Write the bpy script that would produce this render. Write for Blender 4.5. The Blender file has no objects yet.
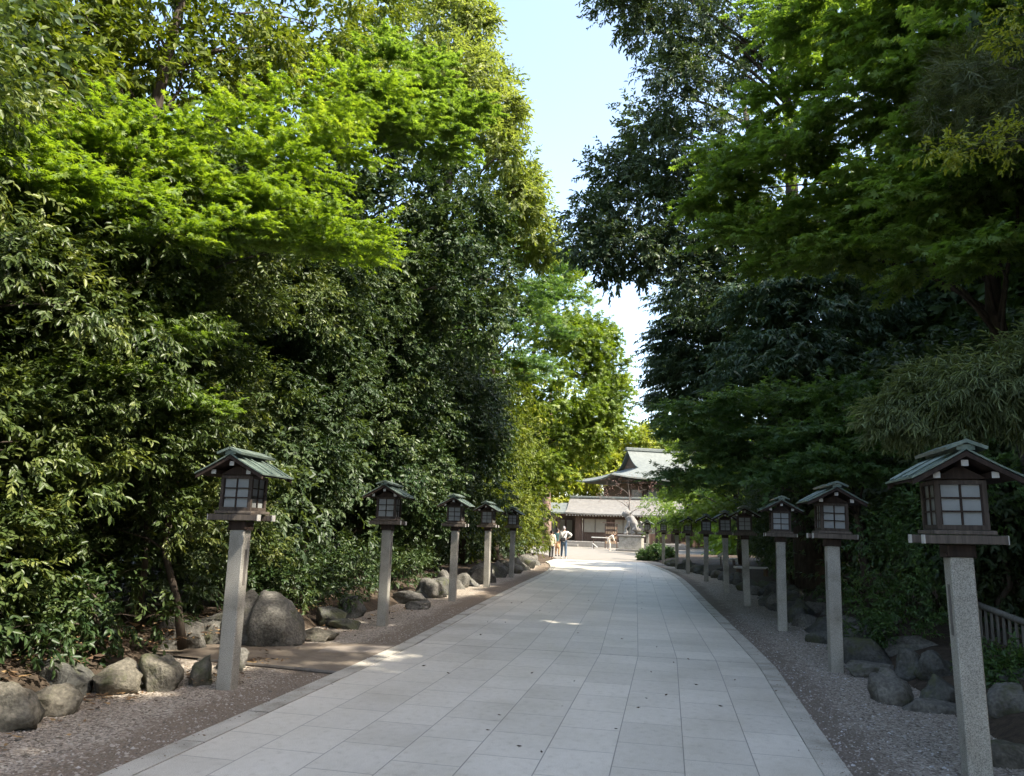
import bpy, bmesh, math, random
import numpy as np
from mathutils import Vector, Matrix, noise

R = math.radians
sc = bpy.context.scene
COL = sc.collection

# ------------------------------------------------------------------ camera
cam_d = bpy.data.cameras.new('camera'); cam = bpy.data.objects.new('camera', cam_d); COL.objects.link(cam)
cam_d.sensor_width = 36.0; cam_d.lens = 760 / 1024 * 36; cam_d.clip_start = .05; cam_d.clip_end = 3000
PITCH, YAW, ROLL = R(10.396), R(10.804), R(1.8)
# yaw to the left about Z, pitch up, and the phone's slight roll
cam.matrix_world = (Matrix.Translation((0, 0, 1.65)) @ Matrix.Rotation(YAW, 4, 'Z') @ Matrix.Rotation(R(90) + PITCH, 4, 'X')
                    @ Matrix.Rotation(ROLL, 4, 'Z'))
sc.camera = cam

# ------------------------------------------------------------------ sky, sun, exposure
SUN_EL, SUN_AZ = R(50), R(104)          # azimuth clockwise from +Y: the sun stands over the right hand trees
w = bpy.data.worlds.new('World'); sc.world = w; w.use_nodes = True
wn = w.node_tree.nodes; wl = w.node_tree.links
sky = wn.new('ShaderNodeTexSky'); sky.sky_type = 'NISHITA'; sky.sun_disc = False
sky.sun_elevation = SUN_EL; sky.sun_rotation = SUN_AZ; sky.air_density = .85; sky.dust_density = 1.6; sky.ozone_density = 1.3
tint = wn.new('ShaderNodeMix'); tint.data_type = 'RGBA'; tint.blend_type = 'MULTIPLY'; tint.inputs[0].default_value = 1
wl.new(sky.outputs[0], tint.inputs[6]); tint.inputs[7].default_value = (1.10, 1.0, .875, 1)      # sky colour multiplied warmer to offset its blue cast, like a white balance
wl.new(tint.outputs[2], wn['Background'].inputs[0]); wn['Background'].inputs[1].default_value = .125
sl = bpy.data.lights.new('sun', 'SUN'); sl.energy = 2.2; sl.angle = R(.6); sl.color = (1, .93, .80)
sun = bpy.data.objects.new('sun', sl); COL.objects.link(sun)
sd = Vector((math.sin(SUN_AZ) * math.cos(SUN_EL), math.cos(SUN_AZ) * math.cos(SUN_EL), math.sin(SUN_EL)))
sun.rotation_euler = sd.to_track_quat('Z', 'Y').to_euler()
sc.view_settings.view_transform = 'Standard'; sc.view_settings.look = 'None'; sc.view_settings.gamma = 1
sc.view_settings.exposure = 2.52
sc.render.engine = 'CYCLES'
cy = sc.cycles
cy.max_bounces = 6; cy.diffuse_bounces = 5; cy.glossy_bounces = 2; cy.transmission_bounces = 4; cy.transparent_max_bounces = 4
cy.use_denoising = True; cy.caustics_reflective = False; cy.caustics_refractive = False
cy.use_adaptive_sampling = True; cy.adaptive_threshold = .02

# ------------------------------------------------------------------ helpers
def tag(o, label=None, cat=None, group=None, kind=None):
    if label: o['label'] = label
    if cat: o['category'] = cat
    if group: o['group'] = group
    if kind: o['kind'] = kind
    return o

def empty(name, loc=(0, 0, 0), rz=0.):
    o = bpy.data.objects.new(name, None); COL.objects.link(o); o.location = loc; o.rotation_euler = (0, 0, rz)
    o.empty_display_size = .1
    return o

def link(name, me, mat=None, parent=None, loc=None):
    o = bpy.data.objects.new(name, me); COL.objects.link(o)
    if mat is not None and not me.materials: me.materials.append(mat)
    if parent is not None: o.parent = parent
    if loc is not None: o.location = loc
    return o

def copy_tree(o, parent=None):
    c = o.copy(); COL.objects.link(c)
    if parent is not None: c.parent = parent
    for ch in list(o.children): copy_tree(ch, c)
    return c

class MB:
    """collects boxes, tubes and lofts into one mesh"""
    def __init__(s): s.v = []; s.f = []; s.m = []
    def add(s, vs, fs, m=0):
        b = len(s.v); s.v += [tuple(p) for p in vs]; s.f += [tuple(i + b for i in f) for f in fs]; s.m += [m] * len(fs)
    def box(s, c, d, rot=None, m=0, taper=1.0, bev=0.0):
        x, y, z = d[0] / 2, d[1] / 2, d[2] / 2
        bm = bmesh.new(); bmesh.ops.create_cube(bm, size=1)
        for v in bm.verts:
            t = taper if v.co.z > 0 else 1.0
            v.co = Vector((v.co.x * d[0] * t, v.co.y * d[1] * t, v.co.z * d[2]))
        if bev > 0: bmesh.ops.bevel(bm, geom=bm.edges[:], offset=bev, segments=1, affect='EDGES')
        M = Matrix.Translation(c)
        if rot is not None: M = M @ rot
        bm.verts.index_update()
        s.add([M @ v.co for v in bm.verts], [[v.index for v in f.verts] for f in bm.faces], m); bm.free()
    def hexa(s, p8, m=0):
        s.add(p8, [(0, 3, 2, 1), (4, 5, 6, 7), (0, 1, 5, 4), (1, 2, 6, 5), (2, 3, 7, 6), (3, 0, 4, 7)], m)
    def tube(s, pts, rad, n=8, m=0):
        pts = [Vector(p) for p in pts]; rings = []
        up = Vector((0, 0, 1))
        for i, p in enumerate(pts):
            d = (pts[min(i + 1, len(pts) - 1)] - pts[max(i - 1, 0)])
            d = d.normalized() if d.length > 1e-9 else up
            a = d.cross(Vector((0.31, .95, .05)) if abs(d.z) > .9 else up).normalized(); b = d.cross(a)
            r = rad[i] if hasattr(rad, '__len__') else rad
            rings.append([p + (a * math.cos(k * 2 * math.pi / n) + b * math.sin(k * 2 * math.pi / n)) * r for k in range(n)])
        vs = [q for rg in rings for q in rg]; fs = []
        for i in range(len(pts) - 1):
            for k in range(n):
                fs.append((i * n + k, i * n + (k + 1) % n, (i + 1) * n + (k + 1) % n, (i + 1) * n + k))
        fs.append(tuple(range(n - 1, -1, -1))); fs.append(tuple((len(pts) - 1) * n + k for k in range(n)))
        s.add(vs, fs, m)
    def mesh(s, name, smooth=False):
        me = bpy.data.meshes.new(name); me.from_pydata(s.v, [], s.f); me.update()
        if any(s.m): me.polygons.foreach_set('material_index', s.m)
        if smooth: me.polygons.foreach_set('use_smooth', [True] * len(me.polygons))
        return me
    def build(s, name, mat, parent=None, smooth=False, loc=None):
        me = s.mesh(name, smooth)
        for mm in (mat if isinstance(mat, (list, tuple)) else [mat]): me.materials.append(mm)
        return link(name, me, None, parent, loc)

# ------------------------------------------------------------------ materials
def nmat(name):
    m = bpy.data.materials.new(name); m.use_nodes = True
    nt = m.node_tree; return m, nt.nodes, nt.links, nt.nodes['Principled BSDF']

def ramp(n, stops):
    r = n.new('ShaderNodeValToRGB'); e = r.color_ramp.elements
    while len(e) > 1: e.remove(e[-1])
    e[0].position = stops[0][0]; e[0].color = (*stops[0][1], 1)
    for p, c in stops[1:]:
        k = e.new(p); k.color = (*c, 1)
    return r

def jig(n, l, src, k=(13, 29, 7)):
    """shift a texture by the object's own random number, so that copies weather differently"""
    oi = n.new('ShaderNodeObjectInfo'); s_ = n.new('ShaderNodeVectorMath'); s_.operation = 'SCALE'; s_.inputs[0].default_value = k
    l.new(oi.outputs['Random'], s_.inputs['Scale']); a = n.new('ShaderNodeVectorMath'); a.operation = 'ADD'
    l.new(src, a.inputs[0]); l.new(s_.outputs[0], a.inputs[1]); return a.outputs[0]

def noisy(name, c1, c2, scale=20., rough=.8, bump=.0, bscale=None, detail=6, metal=0., c3=None, coord='Object', spec=.3, dist=.02):
    m, n, l, b = nmat(name)
    tc = n.new('ShaderNodeTexCoord'); nz = n.new('ShaderNodeTexNoise'); nz.inputs['Scale'].default_value = scale
    nz.inputs['Detail'].default_value = detail; nz.inputs['Roughness'].default_value = .65
    vec = jig(n, l, tc.outputs[coord]); l.new(vec, nz.inputs['Vector'])
    st = [(.32, c1), (.68, c2)] + ([(.85, c3)] if c3 else [])
    r = ramp(n, st); l.new(nz.outputs[0], r.inputs[0]); l.new(r.outputs[0], b.inputs['Base Color'])
    b.inputs['Roughness'].default_value = rough; b.inputs['Metallic'].default_value = metal
    b.inputs['Specular IOR Level'].default_value = spec
    if bump:
        n2 = n.new('ShaderNodeTexNoise'); n2.inputs['Scale'].default_value = bscale or scale * 2; n2.inputs['Detail'].default_value = 8
        l.new(vec, n2.inputs['Vector'])
        bp = n.new('ShaderNodeBump'); bp.inputs['Strength'].default_value = bump; bp.inputs['Distance'].default_value = dist
        l.new(n2.outputs[0], bp.inputs['Height']); l.new(bp.outputs[0], b.inputs['Normal'])
    return m

def leaf_mat(name, dark, mid, light, rough=.45, trans=.3, tcol=None, spec=.4):
    """leaf colour varies leaf by leaf and twig by twig through the mesh attribute 'tint'"""
    m, n, l, b = nmat(name)
    at = n.new('ShaderNodeAttribute'); at.attribute_name = 'tint'
    r = ramp(n, [(.0, dark), (.5, mid), (1., light)]); l.new(at.outputs['Fac'], r.inputs[0])
    l.new(r.outputs[0], b.inputs['Base Color'])
    b.inputs['Roughness'].default_value = rough; b.inputs['Specular IOR Level'].default_value = spec
    if trans > 0:
        t = n.new('ShaderNodeBsdfTranslucent')
        mx = n.new('ShaderNodeMix'); mx.data_type = 'RGBA'; mx.blend_type = 'MULTIPLY'; mx.inputs[0].default_value = 1
        l.new(r.outputs[0], mx.inputs[6]); mx.inputs[7].default_value = (*(tcol or (1.5, 1.5, .5)), 1)
        l.new(mx.outputs[2], t.inputs['Color'])
        ms = n.new('ShaderNodeMixShader'); ms.inputs[0].default_value = trans
        l.new(b.outputs[0], ms.inputs[1]); l.new(t.outputs[0], ms.inputs[2])
        l.new(ms.outputs[0], n['Material Output'].inputs['Surface'])
    return m

def granite(name, base, speck=.12, scale=220, bump=.15):
    m, n, l, b = nmat(name)
    tc = n.new('ShaderNodeTexCoord')
    n1 = n.new('ShaderNodeTexNoise'); n1.inputs['Scale'].default_value = scale; n1.inputs['Detail'].default_value = 3
    n2 = n.new('ShaderNodeTexNoise'); n2.inputs['Scale'].default_value = 3.2; n2.inputs['Detail'].default_value = 6
    vec = jig(n, l, tc.outputs['Object'])
    for q in (n1, n2): l.new(vec, q.inputs['Vector'])
    d = tuple(c * (1 - speck * 2.6) for c in base); h = tuple(min(1, c * (1 + speck * 1.6)) for c in base)
    r = ramp(n, [(.36, d), (.5, base), (.64, h)]); l.new(n1.outputs[0], r.inputs[0])
    r2 = ramp(n, [(.28, (.55, .54, .50)), (.45, (.85, .85, .83)), (.7, (1.06, 1.06, 1.05))]); l.new(n2.outputs[0], r2.inputs[0])
    mx = n.new('ShaderNodeMix'); mx.data_type = 'RGBA'; mx.blend_type = 'MULTIPLY'; mx.inputs[0].default_value = 1
    l.new(r.outputs[0], mx.inputs[6]); l.new(r2.outputs[0], mx.inputs[7]); l.new(mx.outputs[2], b.inputs['Base Color'])
    b.inputs['Roughness'].default_value = .7; b.inputs['Specular IOR Level'].default_value = .35
    bp = n.new('ShaderNodeBump'); bp.inputs['Strength'].default_value = bump; bp.inputs['Distance'].default_value = .004
    l.new(n1.outputs[0], bp.inputs['Height']); l.new(bp.outputs[0], b.inputs['Normal'])
    return m

def paving_mat():
    m, n, l, b = nmat('granite_paving')
    uv = n.new('ShaderNodeUVMap'); uv.uv_map = 'UVMap'
    br = n.new('ShaderNodeTexBrick'); br.offset = .5; br.offset_frequency = 2; br.squash = 1
    br.inputs['Scale'].default_value = 1; br.inputs['Brick Width'].default_value = .665; br.inputs['Row Height'].default_value = .51
    br.inputs['Mortar Size'].default_value = .0045; br.inputs['Mortar Smooth'].default_value = .15; br.inputs['Bias'].default_value = 0
    br.inputs['Color1'].default_value = (.53, .49, .42, 1); br.inputs['Color2'].default_value = (.63, .585, .505, 1)
    br.inputs['Mortar'].default_value = (.27, .25, .22, 1)
    l.new(uv.outputs[0], br.inputs['Vector'])
    n1 = n.new('ShaderNodeTexNoise'); n1.inputs['Scale'].default_value = 140; n1.inputs['Detail'].default_value = 4
    n2 = n.new('ShaderNodeTexNoise'); n2.inputs['Scale'].default_value = 1.1; n2.inputs['Detail'].default_value = 7; n2.inputs['Roughness'].default_value = .6
    n3 = n.new('ShaderNodeTexNoise'); n3.inputs['Scale'].default_value = 14; n3.inputs['Detail'].default_value = 5
    for q in (n1, n2, n3): l.new(uv.outputs[0], q.inputs['Vector'])
    def mul(a, bcol):
        mx = n.new('ShaderNodeMix'); mx.data_type = 'RGBA'; mx.blend_type = 'MULTIPLY'; mx.inputs[0].default_value = 1
        l.new(a, mx.inputs[6]); l.new(bcol, mx.inputs[7]); return mx.outputs[2]
    r1 = ramp(n, [(.36, (.80, .80, .80)), (.5, (1, 1, 1)), (.64, (1.13, 1.13, 1.13))]); l.new(n1.outputs[0], r1.inputs[0])
    r2 = ramp(n, [(.28, (.80, .785, .755)), (.42, (.93, .925, .91)), (.55, (1, 1, 1)), (.75, (1.07, 1.07, 1.075))]); l.new(n2.outputs[0], r2.inputs[0])
    r3 = ramp(n, [(.30, (.86, .85, .83)), (.40, (.97, .965, .955)), (.6, (1.02, 1.02, 1.02))]); l.new(n3.outputs[0], r3.inputs[0])
    c = mul(mul(mul(br.outputs['Color'], r1.outputs[0]), r2.outputs[0]), r3.outputs[0])
    l.new(c, b.inputs['Base Color'])
    rr = n.new('ShaderNodeMapRange'); rr.inputs['To Min'].default_value = .42; rr.inputs['To Max'].default_value = .66
    l.new(n2.outputs[0], rr.inputs['Value']); l.new(rr.outputs[0], b.inputs['Roughness'])
    b.inputs['Specular IOR Level'].default_value = .5
    bp = n.new('ShaderNodeBump'); bp.inputs['Strength'].default_value = .5; bp.inputs['Distance'].default_value = .004; bp.invert = True
    l.new(br.outputs['Fac'], bp.inputs['Height'])
    b2 = n.new('ShaderNodeBump'); b2.inputs['Strength'].default_value = .25; b2.inputs['Distance'].default_value = .002
    l.new(n1.outputs[0], b2.inputs['Height']); l.new(bp.outputs[0], b2.inputs['Normal']); l.new(b2.outputs[0], b.inputs['Normal'])
    return m

def gravel_mat(name, cols, dirt, dirt_w):
    m, n, l, b = nmat(name)
    tc = n.new('ShaderNodeTexCoord'); uv = n.new('ShaderNodeUVMap'); uv.uv_map = 'UVMap'
    vo = n.new('ShaderNodeTexVoronoi'); vo.inputs['Scale'].default_value = 48
    l.new(tc.outputs['Object'], vo.inputs['Vector'])
    sp = n.new('ShaderNodeSeparateColor'); l.new(vo.outputs['Color'], sp.inputs[0])
    r = ramp(n, cols); l.new(sp.outputs[0], r.inputs[0])
    nz = n.new('ShaderNodeTexNoise'); nz.inputs['Scale'].default_value = 1.7; nz.inputs['Detail'].default_value = 9; nz.inputs['Roughness'].default_value = .7
    l.new(tc.outputs['Object'], nz.inputs['Vector'])
    sx = n.new('ShaderNodeSeparateXYZ'); l.new(uv.outputs[0], sx.inputs[0])
    ad = n.new('ShaderNodeMath'); ad.operation = 'MULTIPLY_ADD'; l.new(nz.outputs[0], ad.inputs[0]); ad.inputs[1].default_value = -.8
    l.new(sx.outputs[0], ad.inputs[2])
    mr = n.new('ShaderNodeMapRange'); mr.inputs['From Min'].default_value = dirt_w - .42; mr.inputs['From Max'].default_value = dirt_w - .16
    mr.inputs['To Min'].default_value = 1; mr.inputs['To Max'].default_value = 0; l.new(ad.outputs[0], mr.inputs['Value'])
    # patches of bare soil further in
    r4 = ramp(n, [(.56, (0, 0, 0)), (.70, (.55, .55, .55))]); l.new(nz.outputs[0], r4.inputs[0])
    mxm = n.new('ShaderNodeMath'); mxm.operation = 'MAXIMUM'; l.new(mr.outputs[0], mxm.inputs[0]); l.new(r4.outputs[0], mxm.inputs[1])
    n5 = n.new('ShaderNodeTexNoise'); n5.inputs['Scale'].default_value = 60; n5.inputs['Detail'].default_value = 6
    l.new(tc.outputs['Object'], n5.inputs['Vector'])
    rd = ramp(n, [(.3, tuple(c * .6 for c in dirt)), (.7, tuple(c * 1.3 for c in dirt))]); l.new(n5.outputs[0], rd.inputs[0])
    mx = n.new('ShaderNodeMix'); mx.data_type = 'RGBA'; l.new(mxm.outputs[0], mx.inputs[0]); l.new(r.outputs[0], mx.inputs[6]); l.new(rd.outputs[0], mx.inputs[7])
    l.new(mx.outputs[2], b.inputs['Base Color']); b.inputs['Roughness'].default_value = .9; b.inputs['Specular IOR Level'].default_value = .2
    bp = n.new('ShaderNodeBump'); bp.inputs['Strength'].default_value = .9; bp.inputs['Distance'].default_value = .02; bp.invert = True
    l.new(vo.outputs['Distance'], bp.inputs['Height']); l.new(bp.outputs[0], b.inputs['Normal'])
    return m

def rock_mat(name, base, moss_amt):
    m, n, l, b = nmat(name)
    tc = n.new('ShaderNodeTexCoord'); oi = n.new('ShaderNodeObjectInfo')
    ad = n.new('ShaderNodeVectorMath'); ad.operation = 'ADD'; l.new(tc.outputs['Object'], ad.inputs[0])
    cb = n.new('ShaderNodeVectorMath'); cb.operation = 'SCALE'; cb.inputs[0].default_value = (31, 17, 9); l.new(oi.outputs['Random'], cb.inputs['Scale'])
    l.new(cb.outputs[0], ad.inputs[1])
    n1 = n.new('ShaderNodeTexNoise'); n1.inputs['Scale'].default_value = 3.5; n1.inputs['Detail'].default_value = 10; n1.inputs['Roughness'].default_value = .7
    n2 = n.new('ShaderNodeTexNoise'); n2.inputs['Scale'].default_value = 30; n2.inputs['Detail'].default_value = 6
    n3 = n.new('ShaderNodeTexNoise'); n3.inputs['Scale'].default_value = 2.1; n3.inputs['Detail'].default_value = 8; n3.inputs['Roughness'].default_value = .72
    for q in (n1, n2, n3): l.new(ad.outputs[0], q.inputs['Vector'])
    r = ramp(n, [(.28, tuple(c * .45 for c in base)), (.5, base), (.72, tuple(min(1, c * 1.5) for c in base))]); l.new(n1.outputs[0], r.inputs[0])
    r2 = ramp(n, [(.35, (.65, .65, .65)), (.65, (1.15, 1.15, 1.15))]); l.new(n2.outputs[0], r2.inputs[0])
    mx = n.new('ShaderNodeMix'); mx.data_type = 'RGBA'; mx.blend_type = 'MULTIPLY'; mx.inputs[0].default_value = 1
    l.new(r.outputs[0], mx.inputs[6]); l.new(r2.outputs[0], mx.inputs[7])
    rm = ramp(n, [(.62 - moss_amt * .3, (0, 0, 0)), (.74 - moss_amt * .3, (.85, .85, .85))]); l.new(n3.outputs[0], rm.inputs[0])
    m2 = n.new('ShaderNodeMix'); m2.data_type = 'RGBA'; l.new(rm.outputs[0], m2.inputs[0]); l.new(mx.outputs[2], m2.inputs[6]); m2.inputs[7].default_value = (.075, .082, .036, 1)
    l.new(m2.outputs[2], b.inputs['Base Color']); b.inputs['Roughness'].default_value = .88; b.inputs['Specular IOR Level'].default_value = .25
    bp = n.new('ShaderNodeBump'); bp.inputs['Strength'].default_value = .6; bp.inputs['Distance'].default_value = .03
    l.new(n2.outputs[0], bp.inputs['Height']); l.new(bp.outputs[0], b.inputs['Normal'])
    return m

def wood(name, c1, c2, rough=.75, axis=(1, 1, .08), sc_=30):
    m, n, l, b = nmat(name)
    tc = n.new('ShaderNodeTexCoord'); mp = n.new('ShaderNodeMapping'); mp.inputs['Scale'].default_value = axis
    l.new(jig(n, l, tc.outputs['Object']), mp.inputs['Vector'])
    nz = n.new('ShaderNodeTexNoise'); nz.inputs['Scale'].default_value = sc_; nz.inputs['Detail'].default_value = 8; nz.inputs['Roughness'].default_value = .7
    l.new(mp.outputs[0], nz.inputs['Vector'])
    r = ramp(n, [(.3, c1), (.7, c2)]); l.new(nz.outputs[0], r.inputs[0]); l.new(r.outputs[0], b.inputs['Base Color'])
    b.inputs['Roughness'].default_value = rough; b.inputs['Specular IOR Level'].default_value = .25
    bp = n.new('ShaderNodeBump'); bp.inputs['Strength'].default_value = .25; bp.inputs['Distance'].default_value = .005
    l.new(nz.outputs[0], bp.inputs['Height']); l.new(bp.outputs[0], b.inputs['Normal'])
    return m

M = {}
M['paving'] = paving_mat()
M['kerb'] = granite('kerb_granite', (.47, .435, .375), .10, 140)
M['granite'] = granite('post_granite', (.36, .34, .30), .17, 150)
M['gravelL'] = gravel_mat('gravel_left', [(0, (.13, .108, .085)), (.4, (.30, .255, .205)), (.8, (.42, .365, .30)), (1, (.54, .485, .41))], (.22, .175, .132), .50)
M['gravelR'] = gravel_mat('gravel_right', [(0, (.13, .108, .086)), (.4, (.30, .255, .208)), (.85, (.42, .367, .305)), (1, (.52, .48, .42))], (.20, .165, .132), .26)
M['soil'] = noisy('soil', (.030, .022, .015), (.085, .062, .042), 9, .95, .8, 30)
M['plaza'] = noisy('plaza_stone', (.185, .17, .145), (.24, .222, .19), 2.5, .85, .2, 60)
M['packed'] = noisy('packed_earth', (.13, .105, .08), (.21, .175, .135), 5, .9, .4, 90, dist=.006)
M['packed2'] = noisy('pale_slab', (.20, .17, .14), (.26, .225, .19), 8, .9, .2, 90, dist=.004)
M['rock'] = rock_mat('rock_grey', (.135, .128, .112), .24)
M['rockw'] = rock_mat('rock_warm', (.14, .127, .10), .28)
M['rockd'] = rock_mat('rock_dark', (.085, .084, .075), .42)
M['wood_dark'] = wood('lantern_wood', (.016, .011, .009), (.055, .036, .027))
M['wood_box'] = wood('lantern_wood_grey', (.030, .023, .019), (.105, .082, .066))
M['fence_wood'] = wood('fence_wood', (.11, .10, .085), (.24, .22, .19))
M['wood_mid'] = wood('lantern_wood_worn', (.055, .045, .038), (.16, .13, .105))
M['wood_tip'] = noisy('white_painted_end', (.40, .385, .35), (.52, .50, .46), 12, .6)
M['copper'] = noisy('green_copper', (.10, .135, .112), (.20, .245, .21), 7, .42, .15, 40, metal=.3, c3=(.25, .30, .26))
M['paper'] = noisy('lantern_paper', (.24, .25, .245), (.30, .31, .305), 5, .5)
M['slot'] = noisy('slot_plate', (.10, .09, .08), (.16, .145, .13), 20, .6)
M['bark'] = wood('bark', (.030, .023, .017), (.095, .075, .058), .9, (1, 1, .25), 14)
M['bark_pale'] = wood('bark_pale', (.10, .085, .07), (.22, .19, .16), .9, (1, 1, .3), 10)
M['bark_red'] = wood('bark_red', (.16, .10, .075), (.30, .21, .165), .9, (1, 1, .1), 8)
# leaves
M['camellia'] = leaf_mat('leaf_camellia', (.036, .062, .018), (.075, .107, .029), (.20, .225, .06), .42, .24, spec=.35)
M['oak'] = leaf_mat('leaf_oak', (.060, .090, .014), (.115, .150, .022), (.24, .26, .04), .52, .38, spec=.25)
M['maple_l'] = leaf_mat('leaf_maple_bright', (.11, .178, .034), (.172, .258, .05), (.27, .34, .085), .55, .5, (1.5, 1.5, .3))
M['maple_g'] = leaf_mat('leaf_maple_green', (.10, .155, .04), (.155, .225, .055), (.235, .305, .08), .5, .52, (1.5, 1.6, .5))
M['maple_lf'] = leaf_mat('leaf_lime', (.07, .12, .014), (.13, .19, .022), (.22, .27, .035), .5, .4)
M['maple_d'] = leaf_mat('leaf_maple_deep', (.055, .11, .042), (.088, .158, .058), (.14, .22, .07), .5, .45)
M['yellow'] = leaf_mat('leaf_yellow_green', (.115, .15, .036), (.19, .225, .06), (.29, .315, .095), .55, .5, (1.35, 1.4, .6))
M['gold'] = leaf_mat('leaf_gold', (.17, .21, .025), (.29, .31, .04), (.42, .42, .07), .5, .45, (1.25, 1.3, .4))
M['greydark'] = leaf_mat('leaf_grey_green', (.024, .048, .020), (.050, .082, .032), (.125, .16, .055), .48, .22, spec=.25)
M['ivy'] = leaf_mat('leaf_ivy', (.020, .044, .016), (.044, .075, .024), (.115, .15, .045), .42, .2, spec=.3)
M['darkgreen'] = leaf_mat('leaf_dark', (.038, .062, .032), (.066, .10, .048), (.11, .15, .065), .45, .32)
M['conifer'] = leaf_mat('leaf_conifer', (.048, .082, .054), (.078, .125, .076), (.125, .175, .10), .5, .32)
M['needle'] = leaf_mat('leaf_pine', (.085, .115, .05), (.14, .178, .078), (.235, .275, .12), .5, .25)
M['needle_g'] = leaf_mat('leaf_pine_green', (.06, .075, .03), (.10, .12, .045), (.17, .18, .08), .5, .25)
M['shrub'] = leaf_mat('leaf_shrub', (.035, .075, .02), (.062, .12, .03), (.11, .18, .04), .42, .25)
M['far'] = leaf_mat('leaf_far', (.045, .075, .024), (.075, .12, .036), (.13, .18, .05), .5, .25)
M['pink'] = leaf_mat('leaf_blossom', (.30, .18, .15), (.42, .27, .23), (.55, .40, .35), .6, .3, (1, .9, .8))

# ------------------------------------------------------------------ foliage
def norm(a): return a / (np.linalg.norm(a, axis=-1, keepdims=True) + 1e-9)

def leaf_mesh(name, P, D, N, S, tint, shape, wid):
    """P base, D axis, N rough normal, S length: one small bent blade per row"""
    n = len(P); D = norm(D); side = norm(np.cross(D, N)); Nn = np.cross(side, D)
    S = S[:, None]
    if shape == 'broad':
        w = wid
        fr = [(0, 0, 0), (.30, w * .85, .05), (.68, w * .75, .03), (1, 0, -.12), (.68, -w * .75, .03), (.30, -w * .85, .05)]
        faces = [(0, 5, 4, 3), (0, 3, 2, 1)]
    elif shape == 'maple':
        fr = [(0, 0, 0)]; faces = []
        for a, ln in ((-78, .62), (-38, .88), (0, 1.), (38, .88), (78, .62)):
            a = R(a); c, s = math.cos(a), math.sin(a); k = len(fr)
            fr += [(c * ln * .45 - s * wid, s * ln * .45 + c * wid, .0), (c * ln, s * ln, -.10), (c * ln * .45 + s * wid, s * ln * .45 - c * wid, .0)]
            faces.append((0, k + 2, k + 1, k))
    elif shape == 'maple3':
        fr = [(0, 0, 0)]; faces = []
        for a, ln in ((-52, .85), (0, 1.), (52, .85)):
            a = R(a); c, s = math.cos(a), math.sin(a); k = len(fr)
            fr += [(c * ln * .45 - s * wid, s * ln * .45 + c * wid, .0), (c * ln, s * ln, -.10), (c * ln * .45 + s * wid, s * ln * .45 - c * wid, .0)]
            faces.append((0, k + 2, k + 1, k))
    else:                                   # needle
        fr = [(0, wid, 0), (0, -wid, 0), (1, 0, -.12)]; faces = [(0, 1, 2)]
    nv = len(fr)
    V = np.empty((n, nv, 3))
    for i, (a, b, c) in enumerate(fr): V[:, i] = P + S * (D * a + side * b + Nn * c)
    return V.reshape(-1, 3), np.repeat(tint, nv), nv, faces

def make_mesh(name, blocks):
    me = bpy.data.meshes.new(name)
    VS, TS, LI, LT = [], [], [], []; off = 0
    for V, T, nv, faces in blocks:
        n = len(V) // nv; VS.append(V); TS.append(T)
        k = len(faces[0]); F = np.array(faces)                       # (nf,k)
        idx = (np.arange(n)[:, None, None] * nv + F[None]).reshape(-1, k) + off
        LI.append(idx.ravel()); LT.append(np.full(len(idx), k)); off += len(V)
    V = np.concatenate(VS); LI = np.concatenate(LI); LT = np.concatenate(LT); T = np.concatenate(TS)
    me.vertices.add(len(V)); me.vertices.foreach_set('co', V.astype(np.float32).ravel())
    me.loops.add(len(LI)); me.loops.foreach_set('vertex_index', LI.astype(np.int32))
    me.polygons.add(len(LT)); st = np.concatenate([[0], np.cumsum(LT)[:-1]])
    me.polygons.foreach_set('loop_start', st.astype(np.int32))
    at = me.attributes.new('tint', 'FLOAT', 'POINT'); at.data.foreach_set('value', T.astype(np.float32))
    me.update(calc_edges=True)
    return me

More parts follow.
